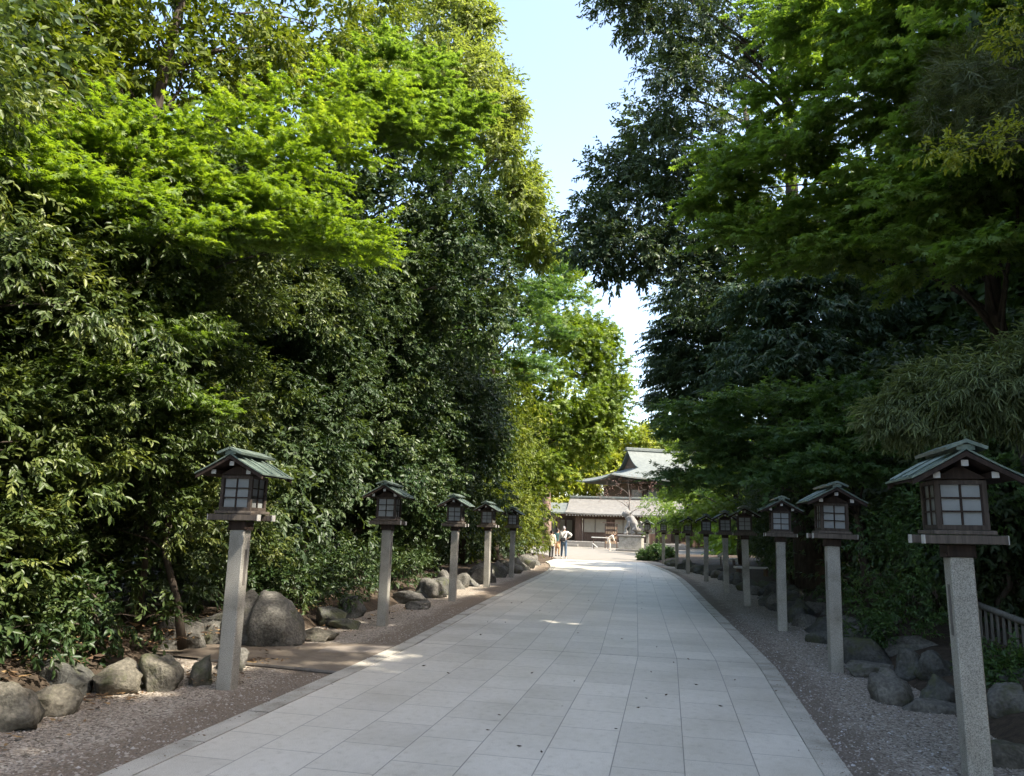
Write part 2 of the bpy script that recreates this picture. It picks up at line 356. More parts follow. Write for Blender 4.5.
def crown_mesh(name, clumps, seed, nsub=9, ntw=12, k=7, size=.09, tw=.32, shape='broad', wid=.22, flat=1.0, droop=.25, up=.55, subr=.38,
               shell=(.5, 1.0), jit=.5, leafdroop=.35, lower=-.75, planar=False):
    rg = np.random.default_rng(seed); B = []; total = 0
    for c in clumps:
        ctr = np.array(c[:3]); rad = np.array(c[3:6]); dens = c[6] if len(c) > 6 else 1.0
        ns = max(3, int(nsub * dens))
        d = norm(rg.normal(size=(ns, 3)) ); d[:, 2] = np.where(d[:, 2] < lower, -d[:, 2], d[:, 2])
        rr = rg.uniform(shell[0], shell[1], (ns, 1))
        sub = ctr + d * rad * rr
        sr = rad.mean() * subr * rg.uniform(.7, 1.3, ns)
        st = rg.normal(0, .13, ns)
        # twigs
        s_ = np.repeat(np.arange(ns), ntw); nt = len(s_)
        off = norm(rg.normal(size=(nt, 3))) * (rg.uniform(0, 1, (nt, 1)) ** .45) * sr[s_][:, None]; off[:, 2] *= flat
        P0 = sub[s_] + off
        out = norm((P0 - ctr) / rad)
        if planar:
            hd = norm((d[s_] * np.array([1, 1, .15])) + rg.normal(0, .55, (nt, 3)) * np.array([1, 1, .15]))
            td = norm(hd + np.array([0, 0, -droop]))
        else:
            td = norm(out * .7 + rg.normal(0, jit, (nt, 3)) + norm(off) * .4 + np.array([0, 0, -droop]))
        tl = tw * rg.uniform(.6, 1.3, nt)
        tt = .42 + st[s_] + rg.normal(0, .10, nt)
        # leaves
        q = np.repeat(np.arange(nt), k); n = len(q); i = np.tile(np.arange(k), nt)
        t = .25 + .75 * (i + rg.uniform(-.3, .3, n)) / max(1, k - 1)
        P = P0[q] + td[q] * (tl[q] * t)[:, None]
        upv = np.array([0, 0, 1.0])
        side = norm(np.cross(td[q], upv + rg.normal(0, .15, (n, 3))))
        ang = (i * 2.4 + rg.uniform(0, 6.28, nt)[q])
        perp = np.cross(side, td[q])
        if planar:
            sgn = np.where(i % 2 == 0, 1., -1.)[:, None]
            D = td[q] * rg.uniform(.2, .9, (n, 1)) + side * sgn * rg.uniform(.3, 1., (n, 1)) + np.array([0, 0, -leafdroop]) + rg.normal(0, .28, (n, 3))
            N = upv * 1.0 + rg.normal(0, .42, (n, 3))
        else:
            D = td[q] * .75 + side * np.cos(ang)[:, None] * .8 + perp * np.sin(ang)[:, None] * .5 + np.array([0, 0, -leafdroop]) + rg.normal(0, .2, (n, 3))
            N = upv * up + out[q] * .45 + rg.normal(0, .38, (n, 3))
        S = size * rg.uniform(.65, 1.25, n)
        T = np.clip(tt[q] + rg.normal(0, .12, n) + (rg.uniform(0, 1, n) < .02) * .35, 0, 1)
        B.append(leaf_mesh(name, P, D, N, S, T, shape, wid)); total += n
    return make_mesh(name, B)

def limbs(base, top, r0, clumps, seed, n_limb=None, start=.25, rl=.32, twigs=True, wob=.12, kink=None, direct=False):
    """tapered trunk from base to top, and limbs bending out to the clumps"""
    rg = random.Random(seed); mb = MB()
    b, t = Vector(base), Vector(top); N = 9; pts = []; rad = []
    for i in range(N):
        f = i / (N - 1)
        p = b.lerp(t, f) + Vector((rg.uniform(-1, 1), rg.uniform(-1, 1), 0)) * wob * (0 if i in (0,) else 1)
        if kink: p += Vector(kink) * math.sin(f * math.pi)
        pts.append(p); rad.append(r0 * (1.25 if i == 0 else 1) * (1 - .78 * f))
    mb.tube(pts, rad, 10)
    for ci, c in enumerate(clumps if n_limb is None else clumps[:n_limb]):
        cc = Vector(c[:3])
        H = (t.z - b.z)
        zf = max(start, min(.97, (cc.z - b.z) / H - (.12 if not direct else .02) - .15 * (Vector((cc.x - t.x, cc.y - t.y)).length / max(1, H))))
        j = zf * (N - 1); i0 = min(N - 2, int(j)); p0 = pts[i0].lerp(pts[i0 + 1], j - i0)
        rr = r0 * (1 - .78 * zf) * rl * rg.uniform(.8, 1.2)
        mid = p0.lerp(cc, .55) + Vector((rg.uniform(-.15, .15), rg.uniform(-.15, .15), .10 * (cc - p0).length))
        q1 = p0.lerp(mid, .5) + Vector((0, 0, .04 * (cc - p0).length)); end = cc + (cc - mid) * .25
        q2 = mid.lerp(cc, .6) + Vector((rg.uniform(-.1, .1), rg.uniform(-.1, .1), .05))
        mb.tube([p0, q1, mid, q2, end], [rr, rr * .85, rr * .65, rr * .42, rr * .15], 6)
        if twigs:
            for _ in range(4):
                a = rg.choice((mid, q2, cc)); v = Vector((rg.gauss(0, 1), rg.gauss(0, 1), rg.gauss(.1, .6))).normalized()
                L = sum(c[3:6]) / 3 * rg.uniform(.5, .95)
                mb.tube([a, a + v * L * .5 + Vector((0, 0, .06 * L)), a + v * L], [rr * .3, rr * .2, rr * .06], 4)
    return mb

def tree(name, label, cat, group, base, top, r0, clumps, seed, mat, bark='bark', crowns=None, limb_kw=None, **kw):
    root = empty(name, base); tag(root, label, cat, group)
    mb = limbs(base, top, r0, clumps, seed, **(limb_kw or {}))
    mb.v = [(x - base[0], y - base[1], z - base[2]) for x, y, z in mb.v]
    mb.build('trunk', M[bark], root, smooth=True)
    cl = [(c[0] - base[0], c[1] - base[1], c[2] - base[2], *c[3:]) for c in clumps]
    link('crown', crown_mesh(name + '_crown', cl, seed, **kw), M[mat], root)
    return root

def scatter(seed, n, lo, hi, rlo, rhi, flat=.8):
    rg = random.Random(seed); out = []
    for _ in range(n):
        r = rg.uniform(rlo, rhi)
        out.append((rg.uniform(lo[0], hi[0]), rg.uniform(lo[1], hi[1]), rg.uniform(lo[2], hi[2]), r, r, r * flat))
    return out

# ------------------------------------------------------------------ setting: ground, path, gravel
def sheet(name, rows, mat, uvs=None, kind='structure'):
    """rows: list of lists of points (same length); a grid sheet"""
    me = bpy.data.meshes.new(name); nr, nc = len(rows), len(rows[0])
    vs = [p for r_ in rows for p in r_]
    fs = [(i * nc + j, i * nc + j + 1, (i + 1) * nc + j + 1, (i + 1) * nc + j) for i in range(nr - 1) for j in range(nc - 1)]
    me.from_pydata(vs, [], fs); me.update()
    if uvs:
        uv = me.uv_layers.new(name='UVMap'); flat = [u for r_ in uvs for u in r_]
        for lp in me.loops: uv.data[lp.index].uv = flat[lp.vertex_index]
    me.polygons.foreach_set('use_smooth', [True] * len(me.polygons))
    o = link(name, me, mat); o['kind'] = kind; return o

LE = [(-3.60, -9), (-3.56, 0), (-3.52, 5), (-3.50, 10.85), (-3.78, 16.85), (-4.0, 23.4), (-4.16, 30), (-4.60, 34.9), (-5.35, 38.9), (-6.6, 43.0)]
RE = [(1.28, -9), (1.33, 0), (1.37, 6.1), (1.52, 10.85), (1.41, 14.7), (1.29, 19.1), (1.16, 25), (.98, 30.2), (.62, 34.4), (.18, 38.4), (-.5, 43.0)]
def interp(L, y):
    for (x0, y0), (x1, y1) in zip(L, L[1:]):
        if y0 <= y <= y1: return x0 + (x1 - x0) * (y - y0) / (y1 - y0)
    return L[0][0] if y < L[0][1] else L[-1][0]
def smooth_edge(L, y):
    if y < 10.9: return interp(L, y)
    return (interp(L, y) + interp(L, max(10.9, y - 1.6)) + interp(L, min(43, y + 1.6))) / 3

sheet('ground', [[(x, y, -.09) for x in (-900, -60, -20, 0, 20, 60, 900)] for y in (-60, -20, 0, 20, 45, 100, 900)], M['soil'])
KW = .21
def path_part(name, ys, ang, x0, y0):
    rows, uv = [], []
    ca, sa = math.cos(ang), math.sin(ang)
    for y in ys:
        a, b = smooth_edge(LE, y) + KW, smooth_edge(RE, y) - KW
        r_ = [(a + (b - a) * k / 6, y, 0.) for k in range(7)]
        rows.append(r_); uv.append([((p[0] - x0) * sa + (p[1] - y0) * ca, (p[0] - x0) * ca - (p[1] - y0) * sa + 5.1) for p in r_])
    sheet(name, rows, M['paving'], uv)
path_part('paved_path', [-9 + i for i in range(0, 20)] + [10.85], .016, -1.25, 10.85)
path_part('paved_path', [10.862] + [11.5 + i * .5 for i in range(64)], -.024, -1.25, 10.862)
def kerb(E, sgn):
    vs, fs = [], []; y = -9.0; rk = random.Random(3 if sgn > 0 else 4)
    while y < 42.6:
        L_ = rk.uniform(.93, 1.02); z = .004 + rk.uniform(-.0015, .0025); dx = rk.uniform(-.003, .003)
        b = len(vs)
        for q in (y + .004, y + L_ / 2, y + L_ - .004):
            x = smooth_edge(E, min(q, 43)) + dx
            for u, zz in ((0, -.07), (.004, z), (KW - .008, z), (KW - .004, -.02)): vs.append((x + sgn * u, q, zz))
        for r_ in range(2):
            for c in range(3):
                f = (b + r_ * 4 + c, b + r_ * 4 + c + 1, b + r_ * 4 + c + 5, b + r_ * 4 + c + 4); fs.append(f if sgn > 0 else f[::-1])
        y += L_
    me = bpy.data.meshes.new('kerb_strip'); me.from_pydata(vs, [], fs); me.update()
    o = link('kerb_strip', me, M['kerb']); o['kind'] = 'structure'
kerb(LE, 1); kerb(RE, -1)

def gl(y): return smooth_edge(LE, y)
def gr(y): return smooth_edge(RE, y)
def hz(x, y, a=.02): return noise.noise(Vector((x * .9, y * .9, 3.1))) * a
def lout(y): return -5.9 if y < 30 else -5.9 - (y - 30) * .06
rowsL, uvL = [], []
for y in [-9 + i * .4 for i in range(124)]:
    if y > 40.0: break
    a, b = gl(y), lout(y)
    if y > 38: b = a - (40 - y) * .7 - .02
    xs = [a + (b - a) * t for t in (0, .08, .2, .4, .6, .8, 1)]
    rowsL.append([(x, y, -.035 + (hz(x, y) if i else 0)) for i, x in enumerate(xs)]); uvL.append([(abs(x - a), y) for x in xs])
sheet('gravel_strip', rowsL, M['gravelL'], uvL)
def rout(y): return max(3.4, 3.4) - (max(0, y - 26)) ** 1.35 * .065
rowsR, uvR = [], []
for y in [-9 + i * .4 for i in range(131)]:
    if y > 43: break
    a, b = gr(y), rout(y)
    xs = [a + (b - a) * t for t in (0, .08, .2, .4, .6, .8, 1)]
    rowsR.append([(x, y, -.035 + (hz(x, y) if i else 0)) for i, x in enumerate(xs)]); uvR.append([(abs(x - a), y) for x in xs])
sheet('gravel_strip', rowsR, M['gravelR'], uvR)
# soil banks behind the border stones
def bank(sgn, x_in, ymax, y0=-9):
    rows = []
    for y in [y0 + i * .6 for i in range(200)]:
        if y > ymax: break
        x0 = x_in(y)
        rows.append([(x0 + sgn * d, y, z + hz(x0 + sgn * d, y, .10) * (1 if d > .3 else 0)) for d, z in ((0, -.07), (.35, .10), (.8, .22), (2, .30), (5, .4), (9, .5), (16, .5))])
    sheet('soil_bank', rows, M['soil'])
bank(-1, lambda y: -5.35 if not 8.2 < y < 10.4 else -6.0, 44)
bank(1, lambda y: 2.85 - (max(0, y - 26)) ** 1.35 * .055, 50)
# side path of packed earth leaving to the left
sheet('side_path', [[(-3.50, 8.52, -.012), (-4.7, 8.66, -.010), (-6.6, 8.9, -.012)], [(-3.50, 9.6, -.006), (-4.7, 9.5, -.006), (-6.6, 9.6, -.006)], [(-3.50, 10.8, -.012), (-5.0, 10.2, -.012), (-6.6, 9.95, -.012)]], M['packed'])
sheet('side_path_slab', [[(-3.54, 9.85, -.004), (-4.28, 9.62, -.004)], [(-3.54, 10.5, -.004), (-4.36, 10.1, -.004)]], M['packed2'])
mb = MB(); mb.tube([(-3.53, 8.50, -.022), (-4.1, 8.55, -.016), (-4.75, 8.62, -.014), (-5.4, 8.75, -.03)], .021, 6)
o = mb.build('side_path_edging', M['slot']); o['kind'] = 'structure'
# courtyard
sheet('plaza', [[(x, y, -.012 - (.0 if y > 42 else .01)) for x in (-12, -9, -6, 0, 4, 8, 12)] for y in (40.5, 44, 60, 80, 100, 140)], M['plaza'])

# ------------------------------------------------------------------ stone lanterns on granite posts
def make_lantern():
    t = empty('post_lantern')
    mb = MB(); mb.box((0, 0, .77), (.158, .158, 1.62), bev=.008); post = mb.build('post', M['granite'], t)
    mb = MB(); mb.box((-.0805, .0, 1.20), (.004, .045, .36)); mb.build('slot_plate', M['slot'], post)
    mb = MB(); mb.box((0, 0, 1.625), (.19, .19, .09), bev=.006); mb.box((0, 0, 1.59), (.21, .12, .03)); mb.build('neck', M['wood_dark'], t)
    for y in (-.165, .165):
        mb = MB(); mb.box((0, y, 1.705), (.54, .075, .062), bev=.004); bmo = mb.build('beam', M['wood_mid'], t)
        for x in (-.2725, .2725):
            mb = MB(); mb.box((x, y, 1.705), (.006, .077, .064)); mb.build('painted_tip', M['wood_tip'], bmo)
    mb = MB(); mb.box((0, 0, 1.756), (.41, .41, .03), bev=.004); mb.build('base_board', M['wood_mid'], t)
    # light box: four corner posts and rails, panes with a lattice of one by two bars
    zb, zt, hb = 1.774, 2.13, .157
    mb = MB()
    for sx in (-1, 1):
        for sy in (-1, 1): mb.box((sx * hb, sy * hb, (zb + zt) / 2), (.032, .032, zt - zb))
    for z, h_ in ((zb + .0175, .035), (zt - .015, .03)):
        for s_ in (-1, 1):
            mb.box((0, s_ * hb, z), (2 * hb - .032, .026, h_)); mb.box((s_ * hb, 0, z), (.026, 2 * hb - .032, h_))
    mb.box((0, 0, zt + .01), (.27, .27, .018)); box = mb.build('light_box', M['wood_box'], t)
    p0, p1 = zb + .035, zt - .03
    for k in range(4):
        rot = Matrix.Rotation(k * math.pi / 2, 4, 'Z')
        mb = MB(); mb.box(rot @ Vector((0, -hb + .012, (p0 + p1) / 2)), (2 * hb - .034, .004, p1 - p0) if k % 2 == 0 else (.004, 2 * hb - .034, p1 - p0))
        pane = mb.build('pane', M['paper'], box)
        mb = MB()
        def bar(c, d):
            c = rot @ Vector(c); mb.box(c, d if k % 2 == 0 else (d[1], d[0], d[2]))
        bar((0, -hb - .002, (p0 + p1) / 2), (.014, .010, p1 - p0))
        for f in (1 / 3, 2 / 3): bar((0, -hb - .0045, p0 + (p1 - p0) * f), (2 * hb - .034, .010, .012))
        for s_ in (-1, 1): bar((s_ * (hb - .021), -hb - .003, (p0 + p1) / 2), (.010, .012, p1 - p0 - .002))
        mb.build('lattice', M['wood_dark'], box)
    # gabled copper roof, ridge along the path
    L, W, ze, zr, th = .36, .372, 2.145, 2.35, .014
    mb = MB()
    for s_ in (-1, 1):
        prev = None; N = 5
        pr = []
        for i in range(N + 1):
            f = i / N; x = s_ * W * f; z = zr - (zr - ze) * (f * 1.12 - .12 * f * f)
            pr.append((x, z))
        for (xa, za), (xb, zb_) in zip(pr, pr[1:]):
            p8 = [(xa, -L, za - th), (xb, -L, zb_ - th), (xb, L, zb_ - th), (xa, L, za - th), (xa, -L, za), (xb, -L, zb_), (xb, L, zb_), (xa, L, za)]
            mb.hexa(p8 if s_ > 0 else [p8[1], p8[0], p8[3], p8[2], p8[5], p8[4], p8[7], p8[6]])
    roof = mb.build('roof', M['copper'], t)
    ang = math.atan2((zr - ze), W)
    for y in (-L + .12, -.12, .12, L - .12):                     # standing seams, one bent strip over both slopes
        mb = MB(); mb.tube([(-W * .98, y, ze + .012), (-W * .5, y, (zr + ze) / 2 + .014), (0, y, zr + .01), (W * .5, y, (zr + ze) / 2 + .014), (W * .98, y, ze + .012)], .008, 5)
        mb.build('roof_seam', M['copper'], roof)
    for y in (-L + .025, L - .025):                               # barge boards and soffits under the copper
        mb = MB()
        for s_ in (-1, 1):
            xa, xb = s_ * .0, s_ * W * .97; dz = .036
            za, zb_ = zr - .024, ze - .020
            p8 = [(xa, y - .015, za - dz), (xb, y - .015, zb_ - dz), (xb, y + .015, zb_ - dz), (xa, y + .015, za - dz), (xa, y - .015, za), (xb, y - .015, zb_), (xb, y + .015, zb_), (xa, y + .015, za)]
            mb.hexa(p8 if s_ > 0 else [p8[1], p8[0], p8[3], p8[2], p8[5], p8[4], p8[7], p8[6]])
        mb.build('barge_board', M['wood_dark'], roof)
    for s_ in (-1, 1):
        mb = MB(); mb.box((s_ * W * .46, 0, (zr + ze) / 2 - .036), (W * .94, 2 * L - .09, .014), Matrix.Rotation(s_ * ang, 4, 'Y')); mb.build('soffit', M['wood_dark'], roof)
    for s_ in (-1, 1):                                            # gable walls above the light box
        mb = MB(); y = s_ * .165
        mb.add([(-.185, y - .01, 2.14), (.185, y - .01, 2.14), (0, y - .01, 2.24), (-.185, y + .01, 2.14), (.185, y + .01, 2.14), (0, y + .01, 2.24)],
               [(0, 1, 2), (3, 5, 4), (0, 3, 4, 1), (1, 4, 5, 2), (2, 5, 3, 0)])
        mb.build('gable', M['wood_dark'], roof)
    mb = MB(); ang = R(22)
    for s_ in (-1, 1): mb.box((s_ * .065, 0, zr + .022), (.15, 2 * L + .03, .024), Matrix.Rotation(s_ * ang, 4, 'Y'))
    mb.box((0, 0, zr + .004), (.12, 2 * L - .02, .04))
    mb.build('ridge_cap', M['copper'], t)
    for x, z in ((0, 2.245), (-.19, 2.16), (.19, 2.16)):
        mb = MB(); mb.box((x, 0, z), (.045, .60, .042)); pu = mb.build('purlin', M['wood_dark'], t)
        for y in (-.303, .303):
            mb = MB(); mb.box((x, y, z), (.047, .006, .044)); mb.build('painted_tip', M['wood_tip'], pu)
    return t

G_L = 'stone post lanterns along the left gravel strip'; G_R = 'stone post lanterns along the right gravel strip'
lant = [(-4.24, 7.42, 1, 'nearest left-hand lantern, copper roof sunlit, on a granite post beside the boulder'),
        (-4.50, 12.65, 1, 'second left-hand lantern with sunlit copper roof, standing past the side path'),
        (-4.50, 17.2, 1, 'third left-hand lantern, under the ivy covered trees'),
        (-4.67, 21.6, 1, 'fourth left-hand lantern, roof against the ivy'),
        (-4.86, 26.4, 1, 'fifth and farthest left-hand lantern, nearest the walkers'),
        (2.22, 6.24, 0, 'nearest right-hand lantern, biggest of all, under the tawny pine bough'),
        (2.27, 10.80, 0, 'second right-hand lantern, beside a bright green shrub and mossy stones'),
        (2.25, 14.9, 0, 'third right-hand lantern, post dark in deep shade'),
        (2.18, 19.7, 0, 'fourth right-hand lantern, left edge of its post catching light'),
        (2.08, 24.0, 0, 'fifth right-hand lantern, just left of the fourth'),
        (1.80, 28.9, 0, 'sixth right-hand lantern, standing alone before the pale bench'),
        (1.37, 33.9, 0, 'seventh right-hand lantern, right one of a close pair before the bench'),
        (1.02, 38.3, 0, 'eighth right-hand lantern, left one of a close pair before the bench'),
        (.43, 42.6, 0, 'ninth right-hand lantern, second from the far end beside the round bush'),
        (-.42, 46.9, 0, 'tenth and farthest right-hand lantern, in the round bush near the lion')]
L0 = make_lantern()
rl = random.Random(5)
for i, (x, y, left, lab) in enumerate(lant):
    o = L0 if i == 0 else copy_tree(L0)
    o.location = (x, y, -.04); o.rotation_euler = (R(rl.uniform(-.9, .9)), R(rl.uniform(-.9, .9)), (math.pi if left else 0) + R(rl.uniform(-3, 3)))
    tag(o, lab, 'stone lantern', G_L if left else G_R)

# ------------------------------------------------------------------ border stones
def rock(label, loc, dim, rz, seed, mat, sub=3, rough=.30, group=None, name='border_stone', lobes=None):
    bm = bmesh.new(); bmesh.ops.create_icosphere(bm, subdivisions=sub, radius=1)
    s = Vector((seed * 7.3, seed * 3.1, seed * 1.7)); rg = random.Random(seed)
    planes = [(Vector((rg.gauss(0, 1), rg.gauss(0, 1), rg.gauss(.2, .8))).normalized(), rg.uniform(.55, .86)) for _ in range(14)]
    for v in bm.verts:
        p = v.co.copy()
        for nrm, d in ([] if lobes else planes):                                    # flattened faces, as on split field stone
            k = p.dot(nrm)
            if k > d: p -= nrm * (k - d) * .95
        f = 1 + rough * noise.noise(p * 1.1 + s) + rough * .45 * noise.noise(p * 2.7 + s) + rough * .18 * noise.noise(p * 7 + s)
        p *= f
        if lobes:                                                # a crease between two humps
            p *= 1 - .22 * math.exp(-((p.x - lobes) / .13) ** 2) * (1 if p.z > -.2 else .3)
        if p.z < -.45: p.z = -.45 + (p.z + .45) * .3
        v.co = Vector((p.x * dim[0] / 1.75, p.y * dim[1] / 1.75, (p.z + .38) * dim[2] / 1.25))
    me = bpy.data.meshes.new(name); bm.to_mesh(me); bm.free()
    me.polygons.foreach_set('use_smooth', [True] * len(me.polygons))
    o = link(name, me, M[mat]); o.location = loc; o.rotation_euler = (0, 0, rz)
    tag(o, label, 'rock', group); return o

GRK = 'stones edging the left gravel strip'; GRR = 'stones edging the right gravel strip'
rock('pale olive border stone cut off by the left frame edge', (-5.09, 5.59, -0.04), (0.6076, 0.6, 0.3276), .3, 1, 'rockw', 4, group=GRK)
rock('low light stone wedge in front of a dark mossy stone, near the left corner', (-5.1, 6.14, -0.04), (0.49, 0.42, 0.2028), 1.1, 2, 'rockw', 4, group=GRK)
rock('long dark mossy stone behind the low light wedge', (-5.61, 6.81, -0.02), (0.784, 0.5, 0.2808), -.3, 3, 'rockd', 4, group=GRK)
rock('rounded brown grey stone standing next to the yellowed leaves', (-5.16, 6.97, -0.03), (0.5096, 0.5, 0.2964), .7, 4, 'rockw', 4, .22, group=GRK)
rock('upright pale tan stone left of the nearest left-hand lantern', (-4.88, 7.26, -0.03), (0.49, 0.46, 0.3432), 2.1, 5, 'rockw', 4, .34, group=GRK)
rock('small cracked tan stone wedged against the upright pale tan stone', (-4.6, 7.52, -0.03), (0.2744, 0.34, 0.2652), .4, 6, 'rockw', 4, .36, group=GRK)
rock('small dark stone tucked behind the post of the nearest left-hand lantern', (-4.75, 8.41, -0.03), (0.3332, 0.36, 0.234), .9, 7, 'rock', 4, group=GRK)
rock('shadowed round grey stone under the thin camellia stem', (-6.08, 9.35, -0.02), (0.6076, 0.6, 0.4056), 1.5, 8, 'rock', 4, .2, group=GRK)
rock('round grey stone immediately left of the big two humped boulder', (-5.97, 9.96, -0.02), (0.588, 0.6, 0.4368), 2.5, 9, 'rock', 4, .2, group=GRK)
rock('big smooth two humped grey boulder beside the side path', (-5.32, 10.16, -0.05), (.96, .8, .66), .15, 10, 'rock', 5, .16, group=GRK, name='boulder', lobes=-.28)
rock('low flat pale stone at the foot of the big boulder', (-4.81, 10.8, -0.04), (0.686, 0.5, 0.1716), .1, 11, 'rockw', 4, group=GRK)
rock('mossy squat stone behind the low flat pale stone', (-5.31, 12.37, -0.02), (0.6076, 0.55, 0.2808), .8, 12, 'rockd', 4, group=GRK)
rock('mossy round stone left of the second left-hand lantern', (-5.41, 13.57, -0.02), (0.588, 0.5, 0.3276), 1.9, 13, 'rockd', 4, group=GRK)
rock('green cushioned low stone left of the second left-hand lantern', (-4.93, 12.09, -0.03), (0.5488, 0.44, 0.156), .5, 14, 'rockd', 4, group=GRK)
rock('flat stone ledge right of the second left-hand lantern', (-5.19, 16.42, -0.03), (0.931, 0.5, 0.234), -.1, 15, 'rock', 4, group=GRK)
rock('light capped low stone right of the second left-hand lantern', (-4.78, 15.4, -0.04), (0.6076, 0.4, 0.156), .2, 16, 'rock', 4, group=GRK)
rock('tall grey stone leaning over the flat stone ledge', (-5.22, 17.86, -0.02), (0.686, 0.5, 0.4056), .9, 17, 'rock', 4, group=GRK)
rock('squat stone just left of the third left-hand lantern', (-5.18, 18.78, -0.02), (0.539, 0.5, 0.3588), 1.2, 18, 'rockd', 4, group=GRK)
rg = random.Random(77)
y = 17.9; i = 0
while y < 37:
    d = (rg.uniform(.55, 1.0), rg.uniform(.45, .7), rg.uniform(.26, .55))
    rock('grey or mossy border stone in the shaded row beyond the third left-hand lantern', (-5.45 + rg.uniform(-.15, .25) - max(0, y - 30) * .05, y, -.05), d, rg.uniform(0, 6), 100 + i, rg.choice(['rock', 'rockd', 'rock']), 3, group='far stones in the left border row')
    y += d[0] * rg.uniform(.75, 1.25); i += 1
# right side
rock('flat topped stone right of the second right-hand lantern', (2.6, 10.6, -0.03), (.56, .45, .20), .1, 31, 'rock', 4, group=GRR)
rock('big pointed two toned stone in front of the right border', (2.47, 9.21, -0.04), (.58, .5, .32), -.4, 32, 'rock', 4, .36, group=GRR)
rock('rounded mossy stone behind the big pointed two toned stone', (3.07, 10.53, 0), (.48, .45, .32), .8, 33, 'rockd', 4, group=GRR)
rock('dark block stone left of the nearest right-hand post', (3.26, 10.11, 0.02), (.46, .45, .34), 1.8, 34, 'rockd', 4, group=GRR)
rock('low dark stone between the pointed stone and the flat slab', (2.93, 9.12, -0.03), (.40, .4, .30), 2.8, 35, 'rockd', 4, group=GRR)
rock('long low flat slab in the gravel left of the nearest right-hand post', (2.76, 8.79, -0.05), (.60, .28, .13), .02, 36, 'rock', 4, .18, group=GRR)
rock('angular stone with a light top right of the nearest right-hand post', (3.27, 8.37, -0.03), (.52, .46, .34), .5, 37, 'rock', 4, .34, group=GRR)
rock('flat pale stone at the right frame edge, lowest of the border', (2.75, 7.02, -0.04), (.50, .42, .18), .9, 38, 'rockw', 4, group=GRR)
rock('mossy stone high at the right frame edge above the angular stone', (3.72, 9.19, 0.05), (.5, .46, .30), 2, 39, 'rockd', 4, group=GRR)
rock('small dark stone peeping from behind the nearest right-hand post', (3.64, 9.83, 0.02), (.45, .4, .34), 1, 40, 'rockd', 4, group=GRR)
y = 11.5; i = 0
while y < 42:
    d = (rg.uniform(.5, .95), rg.uniform(.45, .7), rg.uniform(.25, .6))
    xo = 2.95 - (max(0, y - 26)) ** 1.35 * .052
    for k in range(2 if y < 25 else 1):
        rock('dark shaded border stone in the row behind the right-hand posts', (xo + rg.uniform(-.2, .2) + k * .45, y + k * .2, -.08 + k * .12), (d[0] * .85, d[1], d[2] * (.75 if k == 0 else .6)), rg.uniform(0, 6), 200 + i, rg.choice(['rockd', 'rock', 'rockd']), 3, group='far stones in the right border row')
        i += 1
    y += d[0] * rg.uniform(.75, 1.2)

# ------------------------------------------------------------------ loose gravel stones, litter
def scatter_mesh(name, seed, n, region, size, kind, zf, mat, pile=None):
    rg_ = np.random.default_rng(seed)
    P = region(rg_, n); n = len(P)
    S = rg_.uniform(size[0], size[1], n) * rg_.choice([.7, 1, 1.5], n, p=[.4, .45, .15])
    th = rg_.uniform(0, 6.28, n)
    if kind == 'stone':
        fr = np.array([(1, 0, 0), (0, .8, 0), (-1, .1, 0), (.1, -.75, 0), (.1, .1, .62), (0, 0, -.5)]); faces = [(0, 1, 4), (1, 2, 4), (2, 3, 4), (3, 0, 4)]
        V = fr[None] * S[:, None, None] * (1 + rg_.uniform(-.25, .25, (n, 6, 3)))
    else:
        fr = np.array([(-1, 0, .10), (-.2, .45, .0), (1, 0, .15), (-.1, -.45, .05)]); faces = [(0, 3, 2), (0, 2, 1)]
        V = fr[None] * S[:, None, None] * (1 + rg_.uniform(-.3, .3, (n, 4, 3)))
        V[:, :, 2] += np.abs(rg_.normal(0, .25, (n, 4))) * S[:, None]
    c, s = np.cos(th)[:, None], np.sin(th)[:, None]
    W = V.copy(); W[:, :, 0] = V[:, :, 0] * c - V[:, :, 1] * s; W[:, :, 1] = V[:, :, 0] * s + V[:, :, 1] * c
    W += P[:, None]
    nv = V.shape[1]
    me = make_mesh(name, [(W.reshape(-1, 3), np.repeat(rg_.uniform(0, 1, n), nv), nv, faces)])
    o = link(name, me, M[mat]); o['kind'] = 'stuff'; return o

def tint_mat(name, stops, rough=.85):
    m, n, l, b = nmat(name); at = n.new('ShaderNodeAttribute'); at.attribute_name = 'tint'
    r = ramp(n, stops); l.new(at.outputs['Fac'], r.inputs[0]); l.new(r.outputs[0], b.inputs['Base Color']); b.inputs['Roughness'].default_value = rough
    b.inputs['Specular IOR Level'].default_value = .25; return m
M['pebL'] = tint_mat('pebbles_left', [(0, (.12, .10, .08)), (.35, (.285, .243, .197)), (.75, (.40, .35, .29)), (.95, (.38, .345, .30)), (1, (.48, .45, .40))])
M['pebR'] = tint_mat('pebbles_right', [(0, (.13, .108, .086)), (.4, (.29, .247, .202)), (.8, (.41, .358, .30)), (.93, (.40, .38, .37)), (1, (.66, .64, .62))])
M['litter'] = tint_mat('dry_leaves', [(0, (.04, .026, .018)), (.4, (.11, .068, .04)), (.75, (.21, .13, .065)), (1, (.36, .25, .12))])
M['petal'] = tint_mat('pale_flakes', [(0, (.30, .27, .24)), (.5, (.5, .47, .43)), (1, (.70, .68, .65))])
M['dryleaf'] = tint_mat('path_leaf', [(0, (.04, .028, .02)), (.6, (.12, .08, .055)), (1, (.22, .16, .11))])
def zs(x, y): return np.array([hz(a, b_) for a, b_ in zip(x, y)]) - .033
